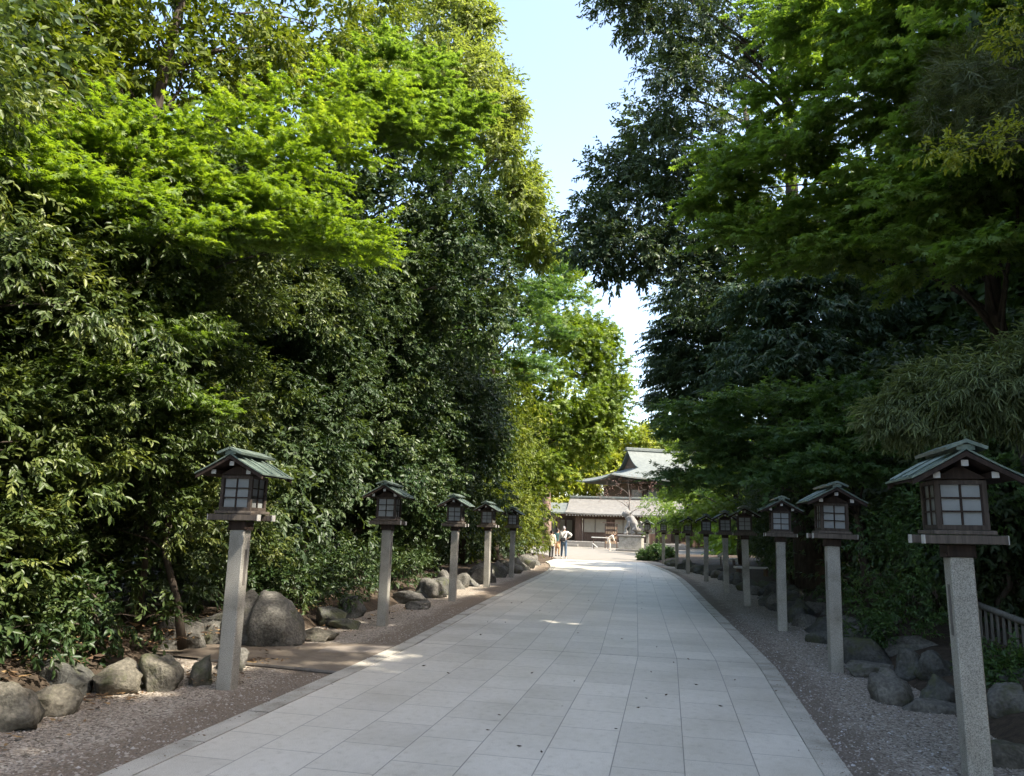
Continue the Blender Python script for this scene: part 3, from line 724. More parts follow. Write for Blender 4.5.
def regL(r_, n):
    y = 3.2 + 13 * r_.uniform(0, 1, n) ** 1.6; e = np.array([gl(v) for v in y]); u = r_.uniform(.02, 1, n) ** .75 * 1.85; x = e - u
    k = ~((y > 8.4) & (y < 10.75) & (r_.uniform(0, 1, n) > .06)); return np.stack([x, y, zs(x, y)], 1)[k]
def regR(r_, n):
    y = 3.2 + 14 * r_.uniform(0, 1, n) ** 1.5; e = np.array([gr(v) for v in y]); u = r_.uniform(.01, 1, n) * 1.55; x = e + u
    return np.stack([x, y, zs(x, y)], 1)
scatter_mesh('loose_gravel', 1, 15000, regL, (.007, .015), 'stone', 0, 'pebL')
scatter_mesh('loose_gravel', 2, 14000, regR, (.007, .015), 'stone', 0, 'pebR')
def regSpill(r_, n):
    y = 3.4 + 12 * r_.uniform(0, 1, n) ** 1.5; left = r_.uniform(0, 1, n) < .55; u = r_.exponential(.055, n)
    x = np.where(left, np.array([gl(v) for v in y]) + u, np.array([gr(v) for v in y]) - u); return np.stack([x, y, np.full(n, .007)], 1)
scatter_mesh('spilt_gravel', 7, 420, regSpill, (.005, .011), 'stone', 0, 'pebR')
scatter_mesh('spilt_litter', 8, 160, regSpill, (.006, .016), 'leaf', 0, 'litter')
def regLit(r_, n):
    y = r_.uniform(4.5, 16, n); x = -5.0 + r_.normal(0, .22, n); return np.stack([x, y, zs(x, y) + .012], 1)
def regPile(r_, n):
    k = r_.integers(0, 3, n); c = np.array([(-5.06, 6.64, -0.03), (-4.72, 8.84, -0.03), (-4.58, 7.57, 0.02)])[k]
    return c + r_.normal(0, 1, (n, 3)) * np.array([.20, .16, 0]) + np.array([0, 0, .012])
def regBank(r_, n):
    y = r_.uniform(4.5, 14, n); x = -5.6 - r_.uniform(0, .9, n); return np.stack([x, y, .16 + (-.5 - x - 5.1) * .12 + r_.uniform(0, .03, n)], 1)
def regFl(r_, n):
    y = 4 + 16 * r_.uniform(0, 1, n) ** 1.4; x = np.array([gr(v) for v in y]) + r_.uniform(.1, 1.5, n); return np.stack([x, y, zs(x, y) + .012], 1)
scatter_mesh('dry_leaf_litter', 3, 500, regLit, (.02, .04), 'leaf', 0, 'litter')
scatter_mesh('dry_leaf_litter', 4, 260, regPile, (.02, .04), 'leaf', 0, 'litter')
scatter_mesh('dry_leaf_litter', 5, 1600, regBank, (.02, .045), 'leaf', 0, 'litter')
scatter_mesh('pale_fallen_flakes', 6, 1100, regFl, (.008, .018), 'leaf', 0, 'petal')
# single leaves on the paving
rg = random.Random(9); protos = []
for q in range(4):
    mb = MB(); s_ = .028
    mb.add([(-s_, 0, .004), (-.3 * s_, .5 * s_, .012), (s_, .1 * s_, .016), (-.1 * s_, -.45 * s_, .008), (.1 * s_, .02 * s_, .002)], [(0, 4, 1), (1, 4, 2), (2, 4, 3), (3, 4, 0)])
    me = mb.mesh('fallen_leaf'); at = me.attributes.new('tint', 'FLOAT', 'POINT'); at.data.foreach_set('value', [rg.uniform(0, 1)] * 5); me.materials.append(M['dryleaf']); protos.append(me)
spots = [(-2.7, 9.12, 0), (-3.35, 9.69, 0), (-3.28, 7.8, 0), (-2.31, 8.79, 0), (-1.03, 6.14, 0), (-0.84, 6.04, 0), (-0.88, 8.83, 0), (-0.87, 7.59, 0),
         (-1.23, 12.81, 0), (-0.51, 12.4, 0), (0.02, 11.77, 0), (0.43, 10.84, 0), (-0.09, 8.21, 0), (0.11, 8.42, 0), (0.9, 9.53, 0), (1.28, 9.04, 0), (0.62, 8.08, 0), (-1.36, 6.53, 0), (-1.37, 7.06, 0), (-2.43, 17.79, 0), (-2.07, 16.78, 0), (-2.3, 15.81, 0)]
for _ in range(46):
    yy = rg.uniform(17, 33); spots.append((rg.gauss(-1.2, .9), yy, .004))
for _ in range(10): spots.append((rg.uniform(-3, 1), rg.uniform(5, 16), .004))
for p in spots:
    o = link('fallen_leaf', rg.choice(protos)); o.location = p; o.rotation_euler = (0, 0, rg.uniform(0, 6.3)); k = rg.uniform(.45, 1.05); o.scale = (k, k, k)
    tag(o, 'small dry brown leaf lying on the pale granite paving', 'leaf', 'dry leaves on the paving')

# ------------------------------------------------------------------ shrine buildings beyond the court
M['roof_bark'] = noisy('roof_bark', (.13, .124, .112), (.19, .182, .165), 3, .8, .3, 60)
M['roof_green'] = noisy('roof_green', (.105, .118, .108), (.155, .168, .152), 2.5, .6, .2, 30)
M['temple_wood'] = wood('temple_wood', (.075, .050, .038), (.155, .102, .076), .75, (1, 1, .2), 6)
M['plaster'] = noisy('plaster_cream', (.28, .25, .20), (.33, .30, .24), 3, .8)
M['stone_pale'] = noisy('stone_pale', (.16, .152, .14), (.23, .218, .20), 3, .8, .3, 40)
M['tan_wood'] = wood('tan_wood', (.30, .20, .12), (.46, .33, .21), .7, (1, .2, 1), 6)
M['white_wood'] = noisy('weathered_white', (.55, .53, .48), (.68, .66, .60), 8, .7)

def roof_sheet(mb, a, b, c, d, sag, n=8, th=.16, lift=0.):
    """curved slope between the eave edge a-b and the upper edge d-c, sagging, with thickness"""
    a, b, c, d = map(Vector, (a, b, c, d)); top = []
    for i in range(n + 1):
        f = i / n
        l_, r_ = a.lerp(d, f), b.lerp(c, f); row = []
        for j in range(n + 1):
            g = j / n; p = l_.lerp(r_, g); p.z += -sag * math.sin(f * math.pi) + lift * (1 - f) * (abs(2 * g - 1) ** 3); row.append(p)
        top.append(row)
    vs = [p for r_ in top for p in r_] + [p - Vector((0, 0, th)) for r_ in top for p in r_]
    N = n + 1; o = N * N; fs = []
    for i in range(n):
        for j in range(n):
            q = (i * N + j, i * N + j + 1, (i + 1) * N + j + 1, (i + 1) * N + j); fs.append(q); fs.append(tuple(k + o for k in reversed(q)))
    for j in range(n):
        fs.append((j, j + o, j + 1 + o, j + 1)); fs.append((n * N + j, n * N + j + 1, n * N + j + 1 + o, n * N + j + o))
        fs.append((j * N, (j + 1) * N, (j + 1) * N + o, j * N + o)); fs.append((j * N + n, j * N + n + o, (j + 1) * N + n + o, (j + 1) * N + n))
    mb.add(vs, fs)

# gate corridor
g = empty('shrine_gatehouse', (-5, 80, 0)); tag(g, 'low shrine gatehouse with a pale curved roof and a cream panel wall', 'gatehouse')
mb = MB(); mb.box((.5, 1.5, .25), (15, 8.4, .5), bev=.03); mb.box((-4.3, -3.2, .12), (3.6, 1.0, .24), bev=.02); mb.build('stone_platform', M['stone_pale'], g)
mb = MB(); roof_sheet(mb, (-4.1, -1.1, 3.3), (8, -1.1, 3.3), (8, 3.2, 5.05), (-4.1, 3.2, 5.05), .28, lift=.10)
roof_sheet(mb, (8, 7, 3.3), (-4.1, 7, 3.3), (-4.1, 3.2, 5.05), (8, 3.2, 5.05), .28); rf = mb.build('main_roof', M['roof_bark'], g, smooth=False)
mb = MB(); mb.box((1.95, 3.2, 5.12), (12.3, .5, .24), bev=.04); mb.build('ridge', M['roof_green'], rf)
mb = MB(); roof_sheet(mb, (-7.0, -.6, 3.35), (-3.9, -.6, 3.35), (-3.9, 2.6, 4.45), (-7.0, 2.6, 4.45), .18, lift=.06); mb.build('porch_roof', M['roof_green'], g)
for x in (-6.3, -4.9, -3.05, -2.55, .55, 2.9, 5.4):
    mb = MB(); mb.box((x, .25, 1.82), (.26, .26, 2.66)); mb.build('post', M['temple_wood'], g)
mb = MB(); mb.box((.2, .25, 3.16), (13.6, .2, .22)); mb.build('lintel', M['temple_wood'], g)
mb = MB()
for k in range(40): mb.box((-3.95 + k * .3, -.5, 3.10), (.09, 1.0, .09))
mb.build('rafters', M['white_wood'], g)
mb = MB(); mb.box((2.1, .4, 1.85), (9.0, .12, 2.6)); wl_ = mb.build('wall', M['temple_wood'], g)
for x0, x1 in ((-2.25, .05), (.95, 2.6), (3.2, 5.0)):
    mb = MB(); mb.box(((x0 + x1) / 2, .32, 2.1), (x1 - x0, .04, 1.36)); wp = mb.build('window_panel', M['plaster'], g)
    mb = MB(); mb.box(((x0 + x1) / 2, .27, 2.1), (.05, .06, 1.36))
    for z in (1.38, 2.82): mb.box(((x0 + x1) / 2, .27, z), (x1 - x0 + .2, .08, .09))
    mb.build('frame', M['temple_wood'], wp)
mb = MB(); mb.box((-2.8, .1, 1.78), (.62, .10, 2.56)); mb.build('door', M['temple_wood'], g)
mb = MB(); mb.box((-5.6, 4.2, 1.85), (4.4, .1, 2.7)); mb.build('inner_wall', M['temple_wood'], g)
for x in (-6.0, -5.0, -4.2):
    mb = MB(); mb.box((x, 4.12, 1.7), (.6, .05, 1.9)); mb.build('inner_panel', M['plaster'], g)

# main hall, hip and gable roof
hH = empty('shrine_hall', (.9, 98, -.35), R(24)); tag(hH, 'tall dark wooden shrine hall with a blue green hip and gable roof', 'hall')
mb = MB(); mb.box((0, 0, 3.8), (12.6, 8, 7.6)); mb.build('wall', M['temple_wood'], hH)
a, b_, e, u = 9.4, 7.0, 8.0, 9.7
mb = MB()
roof_sheet(mb, (-a, -b_, e), (a, -b_, e), (4.3, -3.2, u), (-4.3, -3.2, u), .25, lift=.45)
roof_sheet(mb, (a, b_, e), (-a, b_, e), (-4.3, 3.2, u), (4.3, 3.2, u), .25, lift=.45)
roof_sheet(mb, (-a, b_, e), (-a, -b_, e), (-4.3, -3.2, u), (-4.3, 3.2, u), .25, lift=.45)
roof_sheet(mb, (a, -b_, e), (a, b_, e), (4.3, 3.2, u), (4.3, -3.2, u), .25, lift=.45)
roof_sheet(mb, (-4.7, -3.3, u - .05), (4.7, -3.3, u - .05), (4.7, 0, 12.0), (-4.7, 0, 12.0), .35)
roof_sheet(mb, (4.7, 3.3, u - .05), (-4.7, 3.3, u - .05), (-4.7, 0, 12.0), (4.7, 0, 12.0), .35)
rf = mb.build('roof', M['roof_green'], hH)
mb = MB(); mb.box((0, 0, 12.12), (9.8, .5, .4), bev=.05); mb.build('ridge', M['roof_green'], rf)
mb = MB(); mb.add([(-4.2, -2.7, u), (-4.2, 2.7, u), (-4.2, 0, 11.6), (4.2, -2.7, u), (4.2, 2.7, u), (4.2, 0, 11.6)], [(0, 2, 1), (3, 4, 5), (0, 3, 5, 2), (1, 2, 5, 4)]); mb.build('gable', M['temple_wood'], rf)
mb = MB()
for k in range(30): mb.box((-7.4 + k * .51, -5.9, 7.72), (.14, 1.5, .14))
mb.build('rafters', M['temple_wood'], hH)
for x in (-6.15, -4.1, -2.05, 0, 2.05, 4.1, 6.15):
    mb = MB(); mb.box((x, -4.1, 3.7), (.3, .3, 7.3)); mb.build('post', M['temple_wood'], hH)
for x in (-5.12, -3.08, -1.02, 1.02):
    mb = MB(); mb.box((x, -4.03, 6.3), (1.3, .06, 1.1)); mb.build('window_panel', M['plaster'], hH)
mb = MB(); roof_sheet(mb, (-8.2, -6.2, 5.35), (8.2, -6.2, 5.35), (6.6, -4.02, 6.0), (-6.6, -4.02, 6.0), .08); mb.build('lower_roof', M['roof_green'], hH)

# small things in front of the gatehouse
t = empty('plaque_rack', (-4.1, 74, 0)); tag(t, 'wooden rack filled with tan votive plaques left of the stone lion', 'rack')
for x in (-.55, .55):
    mb = MB(); mb.box((x, 0, 1.15), (.1, .1, 2.3)); mb.build('post', M['temple_wood'], t)
for z in (.75, 1.2, 1.65, 2.1):
    mb = MB(); mb.box((0, 0, z), (1.2, .07, .06)); rl_ = mb.build('rail', M['temple_wood'], t)
    for k in range(5):
        mb = MB(); mb.box((-.42 + k * .21, -.06, z - .2), (.17, .02, .24)); mb.build('plaque', M['tan_wood'], rl_)
mb = MB(); mb.box((0, 0, 2.38), (1.6, .7, .06), Matrix.Rotation(.0, 4, 'X')); mb.build('roof_board', M['temple_wood'], t)
t = empty('plank_table', (-4.9, 71.5, 0), .05); tag(t, 'pale plank table on trestles before the gatehouse', 'table')
mb = MB(); mb.box((0, 0, 1.0), (1.7, .6, .07)); mb.build('tabletop', M['white_wood'], t)
for x in (-.65, .65):
    for y in (-.22, .22):
        mb = MB(); mb.box((x, y, .48), (.07, .07, .96)); mb.build('leg', M['temple_wood'], t)
mb = MB(); mb.box((-5.35, 70.6, .30), (.55, .5, .05), Matrix.Rotation(R(38), 4, 'Y')); mb.box((-5.55, 70.6, .16), (.06, .4, .36)); o = mb.build('sloping_board', M['white_wood'])
tag(o, 'white board leaning in front of the plank table', 'board')

# right side: benches and fence
def bench(x, y, rz, ln, lab, back):
    t = empty('garden_bench', (x, y, .1), rz); tag(t, lab, 'bench')
    mb = MB(); mb.box((0, 0, .42), (ln, .34, .06)); mb.build('seat', M['white_wood'], t)
    for s_ in (-1, 1):
        mb = MB(); mb.box((s_ * ln * .4, 0, .19), (.08, .28, .40)); mb.build('leg', M['temple_wood'], t)
    return t
bench(2.95, 37.0, .05, 1.5, 'pale bench seen between the sixth and eighth right-hand lanterns', 1)
bench(3.35, 28.5, .2, 1.2, 'pale low bench partly hidden behind the fourth right-hand lantern', 0)
t = empty('sloped_board', (2.95, 36.6, .1)); tag(t, 'white tilted board sticking up over the pale bench', 'board')
mb = MB(); mb.box((.05, 0, .66), (.46, .05, .12), Matrix.Rotation(R(-38), 4, 'Y')); mb.build('board', M['white_wood'], t)
mb = MB(); mb.box((0, .05, .33), (.05, .04, .66)); mb.build('stake', M['temple_wood'], t)
t = empty('low_fence', (4.53, 12.08, .14), math.atan2(-.88, .12)); tag(t, 'low grey wooden picket fence in the undergrowth at the right edge', 'fence')
fz = lambda q: .62 - .10 * q / .89
mb = MB(); mb.tube([(q, 0, fz(q)) for q in (-.15, .3, .8, 1.6, 2.6)], .045, 8); mb.build('top_rail', M['fence_wood'], t, smooth=True)
mb = MB(); mb.tube([(q, .035, fz(q) - .44) for q in (-.15, .6, 2.6)], .022, 6); mb.build('bottom_rail', M['fence_wood'], t, smooth=True)
for k in range(19):
    q = -.1 + k * .14; hh = fz(q) + .02
    mb = MB(); mb.box((q, 0, hh / 2), (.05, .014, hh), Matrix.Rotation(R(rg.uniform(-1.5, 1.5)), 4, 'Y')); mb.build('picket', M['fence_wood'], t)
t = empty('small_signpost', (-.25, 50.5, 0)); tag(t, 'small reddish brown signpost behind the farthest right-hand lantern', 'sign')
mb = MB(); mb.box((0, 0, .5), (.12, .12, 1.0)); mb.build('post', M['temple_wood'], t)
mb = MB(); mb.box((0, -.07, 1.15), (.5, .06, .75), bev=.01); mb.build('board', M['temple_wood'], t)

# ------------------------------------------------------------------ skinned figures
def skin(name, verts, edges, rad, sub=2, root=0):
    me = bpy.data.meshes.new(name); me.from_pydata(verts, edges, []); o = bpy.data.objects.new(name, me); COL.objects.link(o)
    md = o.modifiers.new('s', 'SKIN'); sv = me.skin_vertices[0].data
    for i, r_ in enumerate(rad): sv[i].radius = (r_, r_) if not hasattr(r_, '__len__') else r_
    for i in range(len(verts)): sv[i].use_root = (i == root)
    md.use_smooth_shade = True
    m2 = o.modifiers.new('u', 'SUBSURF'); m2.levels = sub; m2.render_levels = sub
    dg = bpy.context.evaluated_depsgraph_get(); ev = o.evaluated_get(dg)
    new = bpy.data.meshes.new_from_object(ev); bpy.data.objects.remove(o); bpy.data.meshes.remove(me); new.name = name
    return new

def flat_mat(name, c, rough=.8): return noisy(name, tuple(v * .85 for v in c), tuple(min(1, v * 1.1) for v in c), 14, rough)
M['skin'] = flat_mat('skin', (.52, .33, .24), .55); M['hair'] = flat_mat('hair', (.018, .014, .012), .45)

def person(label, loc, rz, H, J, top, legs, shoe, hair='hair', long_top=0., bag=None, cap=None, skirt=None, bulk=1.0):
    """J overrides joints (metres for a 1.7 m figure, facing -Y); clothes follow the same joints"""
    k = H / 1.70
    j = dict(pel=(0, 0, .93), waist=(0, .01, 1.06), chest=(0, .0, 1.28), nk=(0, .01, 1.44), hd0=(0, 0, 1.52), hd1=(0, -.01, 1.62), crown=(0, .01, 1.675),
             shL=(-.17, 0, 1.40), elL=(-.22, .02, 1.14), wrL=(-.23, -.06, .90), shR=(.17, 0, 1.40), elR=(.22, .02, 1.14), wrR=(.23, -.06, .90),
             hpL=(-.09, 0, .88), knL=(-.10, -.03, .50), anL=(-.10, .02, .09), hpR=(.09, 0, .88), knR=(.10, -.03, .50), anR=(.10, .02, .09))
    j.update(J); j = {q: Vector(v) * k for q, v in j.items()}
    names = ['pel', 'waist', 'chest', 'nk', 'hd0', 'hd1', 'crown', 'shL', 'elL', 'wrL', 'shR', 'elR', 'wrR', 'hpL', 'knL', 'anL', 'hpR', 'knR', 'anR']
    rad = [.13, .115, .135, .058, .085, .098, .05, .062, .045, .030, .062, .045, .030, .088, .060, .040, .088, .060, .040]
    V = [j[n_] for n_ in names]; ix = {n_: i for i, n_ in enumerate(names)}; r_ = [q * k for q in rad]
    E = [('pel', 'waist'), ('waist', 'chest'), ('chest', 'nk'), ('nk', 'hd0'), ('hd0', 'hd1'), ('hd1', 'crown'), ('chest', 'shL'), ('shL', 'elL'), ('elL', 'wrL'), ('chest', 'shR'), ('shR', 'elR'), ('elR', 'wrR'),
         ('pel', 'hpL'), ('hpL', 'knL'), ('knL', 'anL'), ('pel', 'hpR'), ('hpR', 'knR'), ('knR', 'anR')]
    E = [(ix[a], ix[b]) for a, b in E]
    for s_ in 'LR':                                              # feet, palms with five fingers
        an = ix['an' + s_]; V.append(j['an' + s_] + Vector((0, -.15, -.055)) * k); r_.append(.032 * k); E.append((an, len(V) - 1))
        wr = ix['wr' + s_]; d = (j['wr' + s_] - j['el' + s_]).normalized(); V.append(j['wr' + s_] + d * .08 * k); r_.append(.030 * k); E.append((wr, len(V) - 1)); pm = len(V) - 1
        sx = Vector((0, 1, 0)).cross(d).normalized(); sy = Vector((0, 1, 0))
        for q, ln in ((-.024, .062), (-.008, .078), (.008, .072), (.024, .056)):
            p0 = V[pm] + d * .012 * k + sy * q * k; V.append(p0 + d * ln * .55 * k); r_.append(.009 * k); E.append((pm, len(V) - 1))
            V.append(p0 + d * ln * k + sx * .014 * k); r_.append(.007 * k); E.append((len(V) - 2, len(V) - 1))
        V.append(j['wr' + s_] + d * .05 * k - sy * .05 * k); r_.append(.010 * k); E.append((wr, len(V) - 1))
    ns = len(V); V.append(j['hd0'] + (j['hd1'] - j['hd0']) * .4 + Vector((0, -.105, 0)) * k); r_.append(.016 * k); E.append((ix['hd0'], ns))   # nose
    for sx in (-1, 1): V.append(j['hd0'].lerp(j['hd1'], .5) + Vector((sx * .10, .01, 0)) * k); r_.append(.016 * k); E.append((ix['hd1'], len(V) - 1))
    root = link('person', skin('person', [tuple(v) for v in V], E, r_), M['skin']); root.location = loc; root.rotation_euler = (0, 0, rz)
    tag(root, label, 'person')
    def wear(name, ns_, ed, rr, mat):
        link(name, skin(name, [tuple(Vector(v) if not isinstance(v, str) else j[v]) for v in ns_], ed, [q * k for q in rr]), mat, root)
    hem = j['pel'] + Vector((0, 0, -.06 - long_top)) * k
    fl = lambda s_, f: tuple(j['el' + s_].lerp(j['wr' + s_], f))
    wear('jacket', [tuple(hem), 'pel', 'waist', 'chest', tuple(j['nk'] - Vector((0, 0, .03)) * k), 'shL', 'elL', fl('L', .85), 'shR', 'elR', fl('R', .85)],
         [(0, 1), (1, 2), (2, 3), (3, 4), (3, 5), (5, 6), (6, 7), (3, 8), (8, 9), (9, 10)], [q_ * bulk for q_ in (.165 + long_top * .15, .16, .145, .165, .072, .085, .066, .050, .085, .066, .050)], top)
    if skirt:
        wear('skirt', ['waist', 'pel', tuple(j['pel'] - Vector((0, 0, .22)) * k), tuple(j['pel'] - Vector((0, 0, .48)) * k)], [(0, 1), (1, 2), (2, 3)], [.13, .15, .18, .21], skirt)
    wear('trousers', ['pel', 'hpL', 'knL', tuple(j['anL'] + Vector((0, 0, .02)) * k), 'hpR', 'knR', tuple(j['anR'] + Vector((0, 0, .02)) * k)], [(0, 1), (1, 2), (2, 3), (0, 4), (4, 5), (5, 6)],
         [.145, .100, .072, .054, .100, .072, .054], legs)
    for s_ in 'LR':
        a_ = j['an' + s_] - Vector((0, -.02, .05)) * k
        wear('shoe', [tuple(a_ + Vector((0, .03, 0)) * k), tuple(a_ + Vector((0, -.08, -.005)) * k), tuple(a_ + Vector((0, -.17, -.01)) * k)], [(0, 1), (1, 2)], [.045, .046, .036], shoe)
    up_ = (j['hd1'] - j['hd0']).normalized()
    hv = [tuple(j['hd0'] + Vector((0, .055, -.03)) * k), tuple(j['hd1'] + Vector((0, .045, -.01)) * k), tuple(j['crown'] + Vector((0, .02, .0)) * k), tuple(j['crown'] + Vector((0, -.06, -.02)) * k)]
    wear('hair' if not cap else 'cap', hv, [(0, 1), (1, 2), (2, 3)], [.075, .098, .075, .055], cap or M[hair])
    if bag:
        mb = MB(); mb.box(tuple(Vector((.02, .19, 1.02)) * k), tuple(Vector((.26, .12, .20)) * k), bev=.03 * k); bg = mb.build('belt_bag', bag, root)
        mb = MB(); mb.tube([tuple(Vector(p) * k) for p in ((-.12, .15, 1.42), (-.05, .19, 1.25), (.05, .19, 1.1))], .018 * k, 6); mb.build('strap', bag, bg)
    return root
c_cream = flat_mat('cloth_cream', (.58, .50, .38)); c_white = flat_mat('cloth_white', (.68, .66, .64)); c_black = flat_mat('cloth_black', (.03, .03, .035)); c_denim = flat_mat('cloth_denim', (.07, .11, .17))
c_teal = flat_mat('cloth_teal', (.07, .16, .17)); c_tan = flat_mat('cloth_tan', (.45, .27, .15)); c_grey = flat_mat('cloth_grey', (.28, .27, .28)); c_shoe = flat_mat('cloth_shoe', (.6, .58, .55)); c_pale = flat_mat('cloth_pale', (.66, .58, .48))
person('woman in a cream jacket and black tights walking away on the left', (-5.6, 42.29, 0), R(178), 1.56, dict(knL=(-.09, .05, .50), anL=(-.09, .10, .10), anR=(.09, -.10, .09), knR=(.09, -.09, .50)), c_cream, c_black, c_black, long_top=.14, bulk=1.25)
person('man in a white shirt with black belt bag and jeans, right elbow out', (-5.06, 43.54, 0), R(184), 1.80,
       dict(elL=(-.42, .12, 1.26), wrL=(-.22, .02, 1.08), knR=(.10, -.10, .51), anR=(.12, -.16, .10), anL=(-.12, .12, .10), knL=(-.11, .02, .5)), c_white, c_denim, c_shoe, bag=c_black, cap=c_grey)
person('person in a teal top and long tan skirt between the cream jacket and white shirt', (-5.96, 47.94, 0), R(170), 1.66, dict(), c_teal, c_tan, c_black, skirt=c_tan)
person('bending person in pale cream clothes beside the plank table', (-3.64, 63.61, -0), R(100), 1.70,
       dict(pel=(0, .08, .90), waist=(0, .03, 1.03), chest=(0, -.16, 1.18), nk=(0, -.28, 1.28), hd0=(0, -.35, 1.31), hd1=(0, -.42, 1.38), crown=(0, -.44, 1.43), shL=(-.16, -.22, 1.24), shR=(.16, -.22, 1.24), elL=(-.2, -.30, 1.0), elR=(.2, -.30, 1.0), wrL=(-.18, -.40, .80), wrR=(.18, -.40, .80),
            hpL=(-.09, .06, .86), hpR=(.09, .06, .86)), c_pale, c_pale, c_shoe, long_top=.1)

# stone lion on its pedestal
ped = empty('stone_pedestal', (-1.95, 66, 0), R(-6)); tag(ped, 'wide pale granite pedestal carrying the stone lion', 'pedestal')
mb = MB(); mb.box((0, 0, .10), (2.35, 2.0, .2), bev=.03); mb.box((0, 0, 1.27), (2.1, 1.8, .16), bev=.03); mb.build('plinth', M['stone_pale'], ped)
mb = MB(); mb.box((0, 0, .69), (1.9, 1.6, .98), bev=.03); mb.build('block', M['granite'], ped)
lv = [(.45, 0, .45), (.25, 0, .75), (-.10, 0, 1.15), (-.28, 0, 1.5), (-.45, 0, 1.78), (-.78, 0, 1.70), (-.92, 0, 1.62),
      (-.22, -.25, 1.05), (-.42, -.28, .55), (-.45, -.28, .10), (-.66, -.28, .06), (-.22, .25, 1.05), (-.42, .28, .55), (-.45, .28, .10), (-.66, .28, .06),
      (.35, -.34, .45), (-.02, -.36, .38), (.25, -.36, .08), (-.08, -.36, .06), (.35, .34, .45), (-.02, .36, .38), (.25, .36, .08), (-.08, .36, .06),
      (.68, 0, .35), (.86, 0, .70), (.78, 0, 1.15), (-.38, -.2, 2.02), (-.38, .2, 2.02), (-.20, -.30, 1.72), (-.20, .30, 1.72), (-.10, -.26, 1.45), (-.10, .26, 1.45), (-.80, 0, 1.46), (.05, 0, 1.42)]
le = [(0, 1), (1, 2), (2, 3), (3, 4), (4, 5), (5, 6), (2, 7), (7, 8), (8, 9), (9, 10), (2, 11), (11, 12), (12, 13), (13, 14), (0, 15), (15, 16), (16, 17), (17, 18), (0, 19), (19, 20), (20, 21), (21, 22), (0, 23), (23, 24), (24, 25), (4, 26), (4, 27), (4, 28), (4, 29), (3, 30), (3, 31), (5, 32), (3, 33)]
lr = [.36, .38, .40, .36, .34, .20, .13, .18, .14, .12, .10, .18, .14, .12, .10, .24, .18, .12, .10, .24, .18, .12, .10, .12, .14, .12, .09, .09, .17, .17, .18, .18, .10, .24]
me = skin('stone_lion', lv, le, lr, 2)
for v in me.vertices:
    q = v.co * 3.2; v.co += Vector((noise.noise(q), noise.noise(q + Vector((9, 0, 0))), noise.noise(q + Vector((0, 9, 0))))) * .12
o = link('stone_lion', me, M['stone_pale']); o.location = (-1.9, 66, 1.37); o.rotation_euler = (0, 0, R(-6)); tag(o, 'seated weathered stone guardian lion facing left on the pale pedestal', 'statue')

# ------------------------------------------------------------------ trees, left side
GT = 'trees on the left of the path'; GTR = 'trees on the right of the path'
def W(seed, n, y0, y1, x0, x1, z0, z1, r0, r1, fl=.85):
    return scatter(seed, n, (x0, y0, z0), (x1, y1, z1), r0, r1, fl)

# glossy broadleaf wall by the nearest lantern
cam_kw = dict(nsub=14, ntw=18, k=10, size=.078, tw=.25, wid=.21, droop=.2, leafdroop=.38, flat=.42, subr=.36, shell=(.6, 1.08))
tree('camellia_tree', 'nearest glossy camellia, drooping leaf sprays down to the stones at the left edge', 'tree', GT, (-7.3, 5.2, .15), (-7.2, 5.4, 4.6), .12,
     W(11, 36, 3.4, 7.4, -6.6, -5.6, 1.0, 5.2, .6, .9), 11, 'camellia', **cam_kw)
tree('camellia_tree', 'glossy camellia behind the nearest left-hand lantern, thin dark stem by the stones', 'tree', GT, (-5.78, 8.98, 0.05), (-6.3, 8.2, 4.8), .05,
     W(12, 38, 6.9, 11.2, -6.6, -5.6, 1.4, 5.6, .6, .9), 12, 'camellia', **cam_kw)
tree('evergreen_oak', 'evergreen with small drooping leaves directly behind the second left-hand lantern', 'tree', GT, (-7.6, 13.6, .2), (-7.4, 13.8, 6.0), .15,
     W(13, 26, 11.2, 16.8, -7.3, -6.2, 1.95, 7.2, 1.0, 1.5), 13, 'greydark', nsub=30, ntw=16, k=10, size=.085, tw=.25, wid=.25, leafdroop=.35, flat=.5, subr=.24, shell=(.72, 1.08))
tree('ivy_clad_tree', 'ivy clad tree wall between the second and third left-hand lanterns', 'tree', GT, (-7.6, 18.6, .2), (-7.4, 18.8, 8.5), .22,
     W(14, 26, 16.8, 21.4, -7.3, -6.2, 1.9, 8.6, 1.1, 1.6, 1.0), 14, 'ivy', nsub=32, ntw=16, k=9, size=.095, tw=.26, wid=.30, leafdroop=.5, flat=.6, subr=.22, shell=(.72, 1.08))
tree('ivy_clad_tree', 'taller ivy clad tree rising behind the fourth left-hand lantern', 'tree', GT, (-7.8, 23.6, .2), (-7.6, 24, 11), .26,
     W(15, 30, 21.4, 27.6, -7.4, -6.2, 1.8, 10.5, 1.2, 1.7, 1.1), 15, 'ivy', nsub=30, ntw=14, k=8, size=.115, tw=.30, subr=.22, shell=(.72, 1.08), wid=.27, leafdroop=.55)
tree('ivy_clad_tree', 'sunlit yellow green ivy column at the far end of the left border', 'tree', GT, (-6.6, 31.5, .2), (-6.6, 31.6, 8.5), .25,
     W(16, 34, 28.0, 36.5, -7.4, -5.9, 1.3, 8.6, 1.0, 1.4, 1.1), 16, 'oak', nsub=12, ntw=12, k=6, size=.16, tw=.4, wid=.25, leafdroop=.5)
